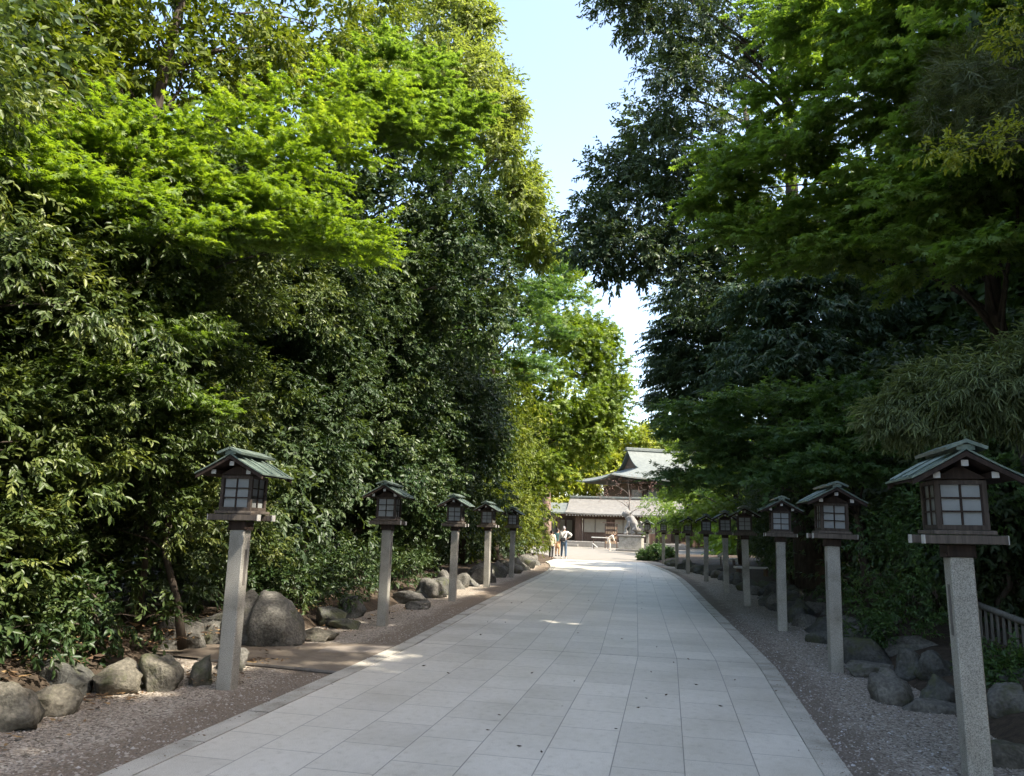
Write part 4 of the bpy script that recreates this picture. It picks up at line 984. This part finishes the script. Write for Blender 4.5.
# bright maple sprays
mk = dict(nsub=9, ntw=15, k=16, size=.056, tw=.42, shape='maple', wid=.13, flat=.30, droop=.10, leafdroop=.18, subr=.5, planar=True, lower=-.4, shell=(.2, 1.0))
mc = []
for (px_, r_) in (((-6.4, 6.2, 5.21), .5), ((-5.86, 5.5, 4.92), .36), ((-5.88, 5.3, 4.67), .36), ((-5.74, 5.8, 4.78), .36), ((-5.69, 5.5, 4.56), .3), ((-6.08, 6.6, 5.51), .5), ((-5.66, 7, 5.57), .5), ((-5.96, 6.3, 4.85), .45), ((-5.5, 6.6, 4.85), .5), ((-5.07, 7.1, 5.28), .5), ((-5.42, 7.4, 6.07), .5),
                  ((-4.97, 8, 6.44), .55), ((-4.64, 8.6, 7.04), .55), ((-4.29, 9.2, 7.59), .6), ((-4.71, 7.6, 5.5), .5), ((-4.28, 7.8, 5.25), .5), ((-3.96, 8.2, 5.22), .5), ((-3.79, 8.6, 5.07), .45),
                  ((-4.11, 7.9, 4.91), .45), ((-4.71, 7.3, 4.82), .45), ((-4.52, 8, 6.01), .5), ((-4.19, 8.8, 6.54), .5), ((-5.02, 6.8, 4.57), .4), ((-6.1, 7, 6.03), .4)):
    mc.append((*px_, r_, r_, r_ * .34))
tree('maple_tree', 'bright lime green maple with flat layered sprays at the upper left', 'tree', GT, (-7.4, 8.6, .2), (-6.6, 8.4, 6.2), .09, mc, 21, 'maple_l', limb_kw=dict(start=.55, rl=.30, twigs=False), **mk)
mc = [(*p, r_, r_, r_ * .4) for p, r_ in (((-4.15, 11, 8.58), .75), ((-3.66, 12, 8.85), .7), ((-3.93, 11.5, 8.12), .6), ((-4.74, 11.5, 9.51), .7), ((-4.14, 12.5, 9.9), .6), ((-4.48, 10.8, 8.04), .5))]
tree('maple_tree', 'mid green maple tips reaching right beyond the lime green maple', 'tree', GT, (-7.6, 11.2, .2), (-6.0, 11.4, 8), .09, mc, 22, 'maple_g', limb_kw=dict(start=.7, rl=.3, twigs=False), **{**mk, 'size': .085})
mc = [(*p, r_, r_, r_ * .4) for p, r_ in (((-5.41, 7.6, 3.76), .32), ((-5.12, 7.8, 2.92), .34), ((-5.3, 7.4, 3.53), .3), ((-5.57, 7, 3.16), .25))]
tree('maple_tree', 'small maple sprays caught among the camellia leaves', 'tree', GT, (-6.5, 9.0, .2), (-5.9, 8.4, 4.0), .05, mc, 23, 'maple_g', limb_kw=dict(start=.5, twigs=False), **mk)
# tall ones
oc = [(*p, r_, r_, r_ * .8) for p, r_ in (((-8.17, 7.6, 7.87), .9), ((-8.07, 8.6, 8.73), .9), ((-7.66, 9.6, 9.59), 1.0), ((-6.95, 10.6, 9.78), 1.0), ((-7.98, 9.2, 8.31), .9), ((-7.33, 10.2, 8.81), .95), ((-6.42, 12, 10.92), 1.1), ((-6.62, 11.3, 9.35), .9), ((-7.98, 8, 7.31), .8), ((-6.14, 12.4, 10.32), 1.0),
      ((-7.72, 7.2, 6.59), .7), ((-7.15, 11, 11.39), 1.1), ((-8.49, 9.5, 10.33), 1.1), ((-8.62, 8, 9.29), 1.0), ((-5.94, 12.6, 12.09), 1.1), ((-8.55, 7.2, 7.2), .9))]
tree('oak_tree', 'big leaved oak filling the top left corner', 'tree', GT, (-8.6, 9.6, .3), (-7.6, 9.9, 10.5), .24, oc, 24, 'oak', nsub=14, ntw=14, k=9, size=.135, tw=.36, wid=.22, leafdroop=.25, limb_kw=dict(start=.4))
gc = [(*p, r_, r_, r_ * .8) for p, r_ in (((-6.9, 16.5, 10.35), 1.1), ((-5.91, 17, 10.68), 1.0), ((-5.11, 17.5, 10.06), 1.0), ((-7.1, 16, 8.83), 1.1), ((-6.04, 16.5, 9), 1.1), ((-5.02, 17, 8.38), 1.1), ((-6.27, 16, 7.56), 1.1), ((-4.67, 18, 9.3), 1.0), ((-5.31, 16.5, 7.09), 1.1), ((-7.04, 15.5, 7.53), 1.0), ((-6.48, 15.5, 6.33), 1.0), ((-7.46, 15.5, 9.76), 1.0), ((-4.6, 18.5, 7.98), 1.0), ((-7.21, 14, 6.55), 1.0), ((-4.69, 18, 6.5), 1.0), ((-7.59, 14.5, 8.1), 1.0))]
tree('evergreen_oak', 'grey green domed evergreen oak left of the tall yellow green tree', 'tree', GT, (-8.0, 16.2, .3), (-7.2, 16.6, 10), .26, gc, 25, 'greydark', nsub=15, ntw=17, k=9, size=.13, tw=.32, flat=.55, wid=.27, leafdroop=.25, limb_kw=dict(start=.35))
yc = [(*p, r_, r_, r_ * .9, dn) for p, r_, dn in (((-7.23, 24, 19.43), 1.4, .9), ((-8.4, 24, 18.73), 1.5, .9), ((-6.9, 23, 16.57), 1.4, 1), ((-5.84, 23, 15), 1.2, 1), ((-5.21, 23, 13.69), 1.1, 1), ((-4.86, 24, 12.88), 1.0, 1), ((-7.59, 23, 16.06), 1.5, 1), ((-9.15, 23, 17.93), 1.5, .8), ((-10.29, 22, 18.7), 1.4, .5), ((-9.27, 24, 20.46), 1.5, .7), ((-8.07, 25, 21.51), 1.4, .9), ((-7.55, 25, 23.19), 1.5, 1), ((-9.4, 25, 23.86), 1.7, 1), ((-6.09, 24, 17.13), 1.0, 1), ((-4.49, 25, 12.18), .9, 1),
     ((-9.2, 22, 15.96), 1.2, .7), ((-6.44, 24, 19.55), .8, .8), ((-5.21, 23.5, 15.8), .7, .8), ((-4.39, 26, 11.82), .8, 1), ((-4.52, 25, 13.32), .6, .8))]
tree('tall_broadleaf_tree', 'tall yellow green tree whose crown meets the sky gap from the left', 'tree', GT, (-8.6, 24, .3), (-6.6, 24.3, 20), .42, yc, 26, 'yellow', nsub=19, ntw=16, k=9, size=.18, tw=.5, wid=.22, leafdroop=.35, limb_kw=dict(start=.4))
dc = [(*p, r_, r_, r_ * .45) for p, r_ in (((-6.02, 28, 13.07), 1.5), ((-4.71, 30, 12.93), 1.4), ((-6.94, 27, 11.5), 1.4), ((-5.33, 29, 11.09), 1.5), ((-6.27, 27, 9.3), 1.5), ((-4.84, 30, 9.9), 1.4), ((-5.85, 28, 8.18), 1.4), ((-7.39, 26, 9.81), 1.3), ((-4.61, 31, 11.71), 1.2), ((-6.77, 27, 7.38), 1.3), ((-5, 30, 8), 1.2), ((-7.39, 25, 7.86), 1.2))]
tree('maple_tree', 'blue green layered maple below the tall yellow green tree', 'tree', GT, (-7.2, 28, .3), (-5.6, 28.4, 13), .2, dc, 27, 'maple_d', nsub=11, ntw=13, k=11, size=.15, tw=.75, shape='maple3', wid=.17, flat=.3, droop=.12, leafdroop=.2, subr=.5, planar=True, shell=(.3, 1.0), limb_kw=dict(start=.4))
bc = [(*p, r_, r_, r_ * .7) for p, r_ in (((-4.98, 40, 13.75), 1.6), ((-3.9, 41, 12.12), 1.5), ((-3.12, 42, 10.4), 1.4), ((-4.23, 40, 11.2), 2.0), ((-2.99, 42, 8.35), 1.5), ((-4.87, 39, 8.55), 2.0), ((-3.53, 42, 7.11), 1.6), ((-5.6, 38, 11.82), 1.8), ((-5.75, 40, 6.29), 1.8), ((-4.35, 42, 6.26), 1.6), ((-4.85, 40, 15.47), 1.2), ((-6.04, 38, 8.38), 1.6), ((-6.21, 38, 5.04), 1.6), ((-5.42, 41, 4.51), 1.3), ((-3.14, 42, 12.25), 1.1), ((-2.6, 42.5, 10.61), 1.1), ((-2.39, 43, 9.08), 1.1), ((-2.49, 43, 7.36), 1.0))]
tree('broadleaf_tree', 'lime green tree at the far left bend, arching over the walkers', 'tree', GT, (-7.6, 40.5, .1), (-6.2, 40.6, 14), .34, bc, 28, 'maple_lf', nsub=15, ntw=16, k=10, size=.19, tw=.7, shape='maple3', wid=.18, flat=.5, droop=.15, leafdroop=.3, subr=.45, limb_kw=dict(start=.25))
tc_ = [(*p, r_, r_, r_ * .9) for p, r_ in (((-11.33, 72, 10), 3.0), ((-9.55, 73, 11.6), 3.0), ((-10.45, 72, 13.9), 3.2), ((-12.85, 72, 11.94), 3.0), ((-9.94, 73, 7.22), 1.6))]
tree('cedar_tree', 'pinkish brown straight trunk left of the gatehouse door', 'tree', GT, (-10.41, 74, 0.19), (-10.2, 74, 16), .52, tc_, 29, 'gold', bark='bark_red', nsub=10, ntw=11, k=7, size=.4, tw=1.1, limb_kw=dict(start=.6, twigs=False))
bs = [(*p, r_, r_, r_) for p, r_ in (((-6.31, 40, 0.63), .75), ((-6.3, 42, 1.02), .6), ((-6.42, 39, 1.3), .8))]
tree('shrub', 'leafy shrub by the left kerb just left of the woman', 'shrub', None, (-6.31, 40.5, 0), (-6.33, 40.5, 0.78), .06, bs, 30, 'oak', nsub=10, ntw=11, k=7, size=.13, tw=.3)

# ------------------------------------------------------------------ trees, right side
rc = [(*p, r_, r_, r_ * .75, dn) for p, r_, dn in (((-0.8, 19, 15.97), .75, .8), ((-0.04, 19.5, 15.45), .9, .9), ((1.03, 20, 15.92), 1.1, 1), ((2.47, 20.5, 16.45), 1.2, 1), ((3.77, 21, 16.03), 1.2, 1), ((0.55, 19.5, 14.16), .8, .8), ((1, 20, 13.58), .9, .6), ((1.7, 20, 14.75), 1.0, .8), ((3.32, 21, 14.79), .9, .5),
     ((1.29, 20.5, 12.62), .8, .6), ((4.62, 21, 16.43), 1.2, 1), ((5.24, 21, 15.09), 1.2, 1), ((-1, 18, 16.32), .8, 1), ((0.18, 19, 16.99), 1.2, 1), ((2.45, 20, 18.18), 1.4, 1), ((4.62, 20, 17.91), 1.4, 1), ((2.39, 20.5, 13.15), .6, .4))]
tree('tall_dark_tree', 'tall dark open crowned tree with a forked trunk against the sky at the top right', 'tree', GTR, (4.1, 22, .3), (3.81, 22, 18.63), .34, rc, 41, 'darkgreen', nsub=22, ntw=14, k=9, size=.135, tw=.42, wid=.2, subr=.30, limb_kw=dict(start=.5, rl=.45, direct=True))
kc = [(*p, r_, r_, r_ * .85) for p, r_ in (((-0.18, 22, 14.03), .9), ((0.03, 22, 12.85), 1.0), ((-1, 21.5, 12.01), 1.0), ((-1.78, 21, 10.5), .95), ((-1.77, 21, 9.64), .85), ((-0.41, 21.5, 10.87), 1.1), ((0.92, 22, 11.98), 1.2), ((1.05, 22, 10.22), 1.2), ((-0.82, 21, 9.45), .9), ((0.17, 21.5, 9.75), 1.0), ((2.13, 22.5, 11.66), 1.2), ((2.33, 22, 9.86), 1.2), ((1.32, 22, 8.66), 1.2), ((3.33, 22, 10.44), 1.3), ((3, 22, 8.62), 1.3))]
tree('dark_evergreen', 'dense blackish evergreen bulging left into the sky gap', 'tree', GTR, (4.4, 24.6, .3), (3.0, 24.2, 16.0), .36, kc, 42, 'darkgreen', nsub=18, ntw=16, k=9, size=.15, tw=.42, wid=.24, subr=.36, limb_kw=dict(start=.5))
cc = [(*p, r_, r_, r_ * .6) for p, r_ in (((1.38, 26, 9.58), 1.2), ((1.27, 26, 8.16), 1.0), ((1.16, 27, 7.14), 1.0), ((1.54, 26, 8.51), 1.3), ((1.52, 26, 6.94), 1.3), ((2.91, 25, 8.22), 1.5), ((2.86, 25, 6.39), 1.4), ((4.13, 24, 7.94), 1.5), ((4.37, 24, 6.35), 1.4), ((5.62, 23, 7.34), 1.5), ((5.57, 22, 5.67), 1.4), ((1.22, 27, 5.89), 1.1), ((0.94, 29, 6.59), .9), ((1.08, 27, 9.53), .8), ((0.78, 28, 8.1), .6), ((6.28, 20, 6.32), 1.4), ((2.14, 26, 5.06), 1.2), ((6.43, 21, 7.92), 1.5), ((3.02, 19.5, 7.55), 1.2), ((3.88, 19, 7.38), 1.2), ((3.17, 18.5, 6), 1.2), ((4.06, 18.5, 5.87), 1.2), ((2.61, 19.5, 5.86), 1.1), ((3.66, 19.5, 8.6), 1.1))]
tree('conifer_tree', 'dark conifer with drooping feathery boughs above the far right-hand lanterns', 'tree', GTR, (4.6, 27, .3), (3.9, 26.6, 13.5), .34, cc, 43, 'conifer', nsub=18, ntw=17, k=14, size=.19, tw=.7, shape='needle', wid=.17, flat=.5, droop=.35, leafdroop=.35, subr=.5, planar=True, limb_kw=dict(start=.2))
mg = dict(nsub=13, ntw=15, k=13, size=.095, tw=.50, shape='maple', wid=.14, flat=.32, droop=.18, leafdroop=.25, subr=.5, planar=True, shell=(.2, 1.0))
mc = [(*p, r_, r_, r_ * .45) for p, r_ in (((4.05, 9, 7.64), .7), ((3.79, 10, 8.6), .8), ((3.21, 10.6, 8.86), .85), ((2.68, 11.6, 9.36), .85), ((2.19, 12.4, 8.83), .8), ((1.67, 13, 8.07), .8), ((2.31, 12, 7.61), .85), ((2.92, 11, 7.94), .85), ((3.48, 10.2, 7.65), .8), ((3.87, 9.4, 6.85), .7), ((1.64, 13, 6.95), .75), ((2.65, 12, 6.57), .85), ((3.34, 10.8, 6.56), .8), ((3.72, 9.8, 5.93), .75), ((1.27, 13.4, 7.71), .6), ((2.09, 12.8, 6.31), .75), ((2.99, 11.4, 5.84), .8), ((3.58, 10.4, 5.3), .75), ((4.01, 9.4, 5.04), .7), ((3.25, 10.6, 9.67), .9), ((4, 9.8, 9.1), .9), ((2.69, 11.8, 10.31), .8), ((4.1, 9.2, 5.95), .7))]
tree('maple_tree', 'big mid green maple spreading over the upper right', 'tree', GTR, (5.4, 11.6, .3), (4.1, 11, 9.39), .17, mc, 44, 'maple_g', limb_kw=dict(start=.45, rl=.3, twigs=False), **mg)
mc = [(*p, r_, r_, r_ * .26) for p, r_ in (((1.3, 17, 4.28), .9), ((2.32, 16, 4.33), .9), ((3.35, 15, 4.24), .9), ((3.76, 14, 3.59), .8), ((1.11, 17.5, 3.45), .8), ((2.16, 16.5, 3.57), .9), ((3.05, 15, 3.44), .9), ((3.48, 14, 2.9), .8), ((1.9, 17, 2.85), .8), ((0.83, 18.5, 4.07), .8), ((2.76, 15.5, 2.82), .8), ((0.84, 19, 2.92), .8))]
tree('maple_tree', 'deep green maple with flat tiers just above the right-hand lantern roofs', 'tree', GTR, (4.3, 16.6, .3), (3.7, 16.4, 4.6), .10, mc, 45, 'maple_d', limb_kw=dict(start=.35, rl=.35, twigs=False), **{**mg, 'size': .10, 'tw': .6, 'shape': 'maple3', 'wid': .16, 'droop': .08})
pc = [(*p, r_, r_, r_ * .7) for p, r_ in (((2.14, 7.4, 2.74), .20), ((2.31, 7.2, 2.77), .24), ((2.48, 7, 2.86), .26), ((2.64, 6.8, 2.91), .28), ((2.8, 6.6, 2.97), .30), ((2.58, 7.1, 2.68), .22), ((2.79, 6.8, 2.74), .28), ((2.97, 6.6, 2.84), .3), ((3.04, 6.6, 3.18), .3), ((2.36, 7.2, 2.95), .18))]
tree('pine_tree', 'tawny drooping pine bough over the nearest right-hand lantern', 'tree', GTR, (4.9, 7.4, .25), (4.6, 7.2, 4.2), .11, pc, 46, 'needle', nsub=16, ntw=13, k=9, size=.092, tw=.17, shape='broad', wid=.055, droop=.3, leafdroop=.55, subr=.45, limb_kw=dict(start=.5, rl=.3, twigs=False))
pc = [(*p, r_, r_, r_ * .8) for p, r_ in (((3.58, 8.4, 6.65), .42), ((3.39, 8.6, 6.54), .4), ((3.75, 8.2, 6.63), .42), ((3.61, 8.2, 6.05), .4), ((3.56, 8.8, 7.09), .36), ((3.8, 8, 6.04), .42))]
tree('pine_tree', 'grey green pine tufts at the upper right frame edge', 'tree', GTR, (5.9, 8.8, .3), (5.6, 8.6, 8.4), .12, pc, 47, 'needle_g', nsub=16, ntw=11, k=13, size=.16, tw=.16, shape='needle', wid=.028, droop=.1, leafdroop=.15, subr=.4, limb_kw=dict(start=.6, rl=.3, twigs=False))
lc = [(*p, r_, r_, r_ * .35) for p, r_ in (((2.52, 7, 5.15), .16), ((2.73, 6.9, 5.13), .2), ((2.97, 6.8, 5.08), .2), ((3.09, 6.7, 5.05), .2), ((3.25, 7.2, 6.55), .2), ((3.31, 7.1, 6.26), .2))]
tree('young_tree', 'young tree with a spray of pale yellow leaves at the right frame edge', 'tree', GTR, (5.3, 6.6, .3), (4.9, 6.7, 6.6), .05, lc, 48, 'gold', nsub=6, ntw=5, k=6, size=.055, tw=.16, wid=.2, limb_kw=dict(start=.6, twigs=False))
fc = [(*p, r_, r_, r_ * .5) for p, r_ in (((2.28, 36, 5.67), 1.3), ((2.09, 37, 3.89), 1.2), ((2.93, 35, 4.23), 1.3), ((1.88, 38, 5.06), 1.0), ((2.82, 34, 2.66), 1.2), ((3.81, 33, 3.89), 1.3), ((1.98, 37, 2.54), 1.0), ((1.41, 40, 3.6), .7), ((1.55, 39, 6.5), .8), ((2.61, 36, 6.84), 1.0))]
tree('maple_tree', 'light green hanging maple above the farthest right-hand lanterns', 'tree', GTR, (4.0, 37.4, .2), (3.6, 37, 6.5), .16, fc, 49, 'maple_g', nsub=10, ntw=12, k=9, size=.17, tw=.7, shape='maple3', wid=.17, flat=.5, droop=.3, leafdroop=.4, subr=.5, planar=True, limb_kw=dict(start=.3))
sk = dict(nsub=10, ntw=11, k=8, size=.06, tw=.2, wid=.2, leafdroop=.2)
sc_ = [(*p, r_, r_, r_ * .9) for p, r_ in (((3.1, 12.2, 0.77), .42), ((3.57, 12.4, 1.28), .48), ((4, 12.6, 1.81), .45), ((3.35, 12.8, 1.71), .48), ((3.62, 11.8, 0.83), .42), ((3.35, 11.6, 0.44), .36), ((2.93, 12, 0.23), .34))]
tree('shrub', 'bright green shrub between the two nearest right-hand lanterns', 'shrub', None, (3.32, 12, 0.15), (3.56, 12.4, 1.21), .05, sc_, 50, 'shrub', **sk)
sc_ = [(*p, r_, r_, r_ * .9) for p, r_ in (((4.31, 10.5, 2.55), .6), ((4.25, 11.5, 2.22), .6), ((6.02, 14.5, 1.87), .6), ((5.55, 14.8, 1.35), .6), ((6.07, 14.2, 1.23), .55), ((4.13, 12, 2.66), .6))]
tree('shrub', 'dark shrub behind the nearest right-hand lantern', 'shrub', None, (5.5, 13.9, .25), (5.4, 13.5, 2.2), .06, sc_, 51, 'shrub', **{**sk, 'size': .07})
sc_ = [(*(3.77, 9.6, 0.26), .32, .32, .12), (*(3.99, 9.9, 0.31), .3, .3, .12), (*(3.84, 10.2, 0.21), .3, .3, .12), (*(3.76, 9.2, 0.2), .3, .3, .12)]
tree('fern_clump', 'low ferny ground plant under the picket fence', 'plant', None, (3.81, 9.7, 0.29), (3.82, 9.7, 0.43), .02, sc_, 52, 'shrub', **{**sk, 'size': .07})
bs = [(*p, r_, r_, r_ * .8) for p, r_ in (((-0.18, 46, 0.44), .48), ((0.28, 45.5, 0.47), .48), ((-0.64, 46.5, 0.24), .36), ((0.72, 45, 0.39), .4))]
tree('round_shrub', 'light green clipped round bush at the foot of the farthest right-hand lanterns', 'shrub', None, (0.28, 45.5, 0.19), (0.28, 45.5, 0.64), .05, bs, 53, 'shrub', nsub=20, ntw=15, k=9, size=.10, tw=.2)
low = [((-5.95, 5.6), 'low dark leafy shrub behind the stones at the left frame edge'), ((-5.9, 7.6), 'low dark leafy shrub between the upright tan stone and the camellias'), ((-6.5, 11.6), 'low dark leafy shrub right of the big boulder'), ((-6.2, 13.6), 'low dark leafy shrub behind the second left-hand lantern'), ((-6.2, 15.8), 'low dark leafy shrub behind the flat stone ledge'), ((-6.0, 4.4), 'low dark leafy shrub at the very left edge of the frame'), ((-6.0, 12.6), 'low dark leafy shrub left of the second left-hand lantern'), ((-6.1, 17.6), 'low dark leafy shrub behind the third left-hand lantern'), ((-6.1, 19.8), 'low dark leafy shrub beyond the third left-hand lantern'), ((-6.2, 6.6), 'low dark leafy shrub behind the rounded brown grey stone')]
for i, ((x, y), lab) in enumerate(low):
    cl_ = [(x + dx, y + dy, z, .5, .6, .4) for dx, dy, z in ((0, -.7, .5), (-.2, .0, .65), (.0, .6, .5), (-.5, -.4, .9), (-.5, .5, .9))]
    tree('shrub', lab, 'shrub', 'low shrubs behind the left border stones', (x, y, .2), (x - .2, y, .9), .04, cl_, 90 + i, 'ivy', nsub=8, ntw=11, k=7, size=.085, tw=.25, wid=.22)
hk = dict(nsub=13, ntw=13, k=7, size=.13, tw=.34, wid=.24)
for i, (y0, y1, lab) in enumerate(((5.0, 12, 'dark understory evergreen behind the fence at the right'), (13.2, 18, 'dark understory evergreen behind the third right-hand lantern'), (18, 25, 'dark understory evergreen behind the fourth and fifth right-hand lanterns'), (25, 33, 'dark understory evergreen behind the benches'), (33, 41, 'dark understory evergreen beyond the benches'))):
    x0 = 6.3 if i == 0 else (4.9 if i == 1 else 4.1 if y0 < 30 else 4.6)
    tree('understory_evergreen', lab, 'tree', GTR, (x0 + .9, (y0 + y1) / 2, .3), (x0 + .9, (y0 + y1) / 2, 4), .12, W(60 + i, 26, y0, y1, x0, x0 + 1.6, .6, 5.0, .8, 1.25), 60 + i, 'darkgreen', **hk)
for i, (y0, y1, lab) in enumerate(((3.0, 10, 'shadowed understory evergreen behind the camellias'), (10, 17, 'shadowed understory evergreen behind the big boulder'), (17, 25, 'shadowed understory evergreen behind the third left-hand lantern'), (25, 34, 'shadowed understory evergreen behind the fifth left-hand lantern'), (34, 44, 'shadowed understory evergreen at the far end of the left border'))):
    tree('understory_evergreen', lab, 'tree', GT, (-8.2, (y0 + y1) / 2, .3), (-8.2, (y0 + y1) / 2, 5), .12, W(70 + i, 34, y0, y1, -8.6, -6.6, .35, 6.5, .8, 1.3), 70 + i, 'darkgreen', **hk)

# ------------------------------------------------------------------ woods behind both sides, and beyond the shrine
bk = dict(nsub=14, ntw=13, k=7, size=.38, tw=.8, wid=.27, subr=.42)
def back_tree(x, y, h, r, seed, mat, lab, group):
    cl = []
    rg_ = random.Random(seed)
    for q in range(16):
        f = rg_.uniform(.14, .95); rr = r * (.5 if f > .85 else rg_.uniform(.42, .6)); a = rg_.uniform(0, 6.28); d = r * rg_.uniform(.2, .7) * (1 - max(0, f - .7) * 2)
        cl.append((x + math.cos(a) * d, y + math.sin(a) * d, h * f, rr, rr, rr * .85))
    tree('woodland_tree', lab, 'tree', group, (x, y, .3), (x, y, h * .92), .03 * h * .7, cl, seed, mat, limb_kw=dict(start=.15, twigs=False), **bk)
i = 0
for y, x, h in ((1.5, -10.5, 9), (6, -11.5, 10), (11, -11, 10), (16.5, -11.5, 11), (22, -11.5, 12), (28, -11, 12), (34, -11, 12), (41, -12.5, 12), (48, -14, 11), (-4, -11, 9)):
    back_tree(x, y, h, 3.2, 300 + i, 'far', 'shadowy woodland tree in the wood behind the left border', 'woodland trees behind the left border'); i += 1
for y, x, h in ((-13, 8.0, 15), (-8.5, 7.4, 15.5), (-4, 7.2, 15.5), (.5, 7.4, 15), (2.8, 8.0, 17), (6, 8.4, 15.2), (9.5, 8.8, 15), (14, 8.8, 15), (18.5, 8.6, 15.5), (23.5, 8.6, 15), (28.5, 8.8, 14), (34, 8.8, 13), (40, 9.2, 11),  # out-of-view trees added near the camera; row heights set to shade the path
                (-6, 13, 16), (0, 13, 16), (6, 13.4, 16), (12, 13.4, 16), (18, 13.2, 16), (24, 13, 15), (31, 13, 14)):
    back_tree(x, y, h, 3.6, 340 + i, 'far', 'shadowy woodland tree in the wood behind the right border', 'woodland trees behind the right border'); i += 1
far = [(-16, 112, 17, 6, 'gold'), (-9, 118, 18, 6, 'gold'), (-2, 120, 17, 6, 'gold'), (5, 118, 15, 6, 'yellow'), (-24, 104, 18, 7, 'yellow'), (12, 112, 15, 7, 'yellow'), (9, 88, 11, 5, 'maple_g'), (15, 78, 12, 6, 'far'), (8, 70, 8, 3.6, 'maple_g'), (-18, 84, 14, 5, 'gold'), (-26, 70, 15, 7, 'yellow'), (12, 62, 10, 5, 'far'), (7.5, 54, 8, 3.4, 'maple_g'), (20, 96, 15, 7, 'far')]
for q, (x, y, h, r_, mt) in enumerate(far):
    bk['size'] = .6 if y > 100 else .45; bk['tw'] = 1.4
    back_tree(x, y, h, r_, 400 + q, mt, 'sunlit yellow green tree far behind the shrine roofs' if x < 6.5 and y > 80 else 'green tree standing around the far court beyond the right border' if x > 0 else 'sunlit tree left of the far court', 'trees around the shrine court'); i += 1
gb = [(*p, r_, r_, r_) for p, r_ in (((0, 60, 3.16), 1.0), ((0.94, 58, 2.4), 1.0), ((-0.23, 61, 1.95), .8), ((1.64, 57, 3.41), 1.1), ((0.69, 60, 4.08), .9), ((2.09, 56, 2.13), 1.0))]
tree('broadleaf_tree', 'small pale green tree between the stone lion and the farthest lanterns', 'tree', None, (0.64, 58, -0.06), (0.8, 58, 3.27), .09, gb, 32, 'maple_g', nsub=11, ntw=11, k=7, size=.17, tw=.4)
# bare blossom tree by the lion
pcs = [(*p, r_, r_, r_ * .8, .6) for p, r_ in (((-3.83, 70, 5.73), 1.1), ((-2.21, 70, 6.39), 1.2), ((-0.87, 70, 5.34), 1.1), ((-2.92, 70, 4.4), .9), ((-1.32, 70, 3.73), .9), ((-4.45, 70, 4.63), .8))]
tree('blossom_tree', 'nearly bare pinkish blossom tree behind the stone lion', 'tree', None, (-2.46, 70, 0.26), (-2.21, 70, 5.31), .14, pcs, 31, 'pink', bark='bark_pale', nsub=8, ntw=7, k=4, size=.09, tw=.5, limb_kw=dict(start=.2, rl=.5))
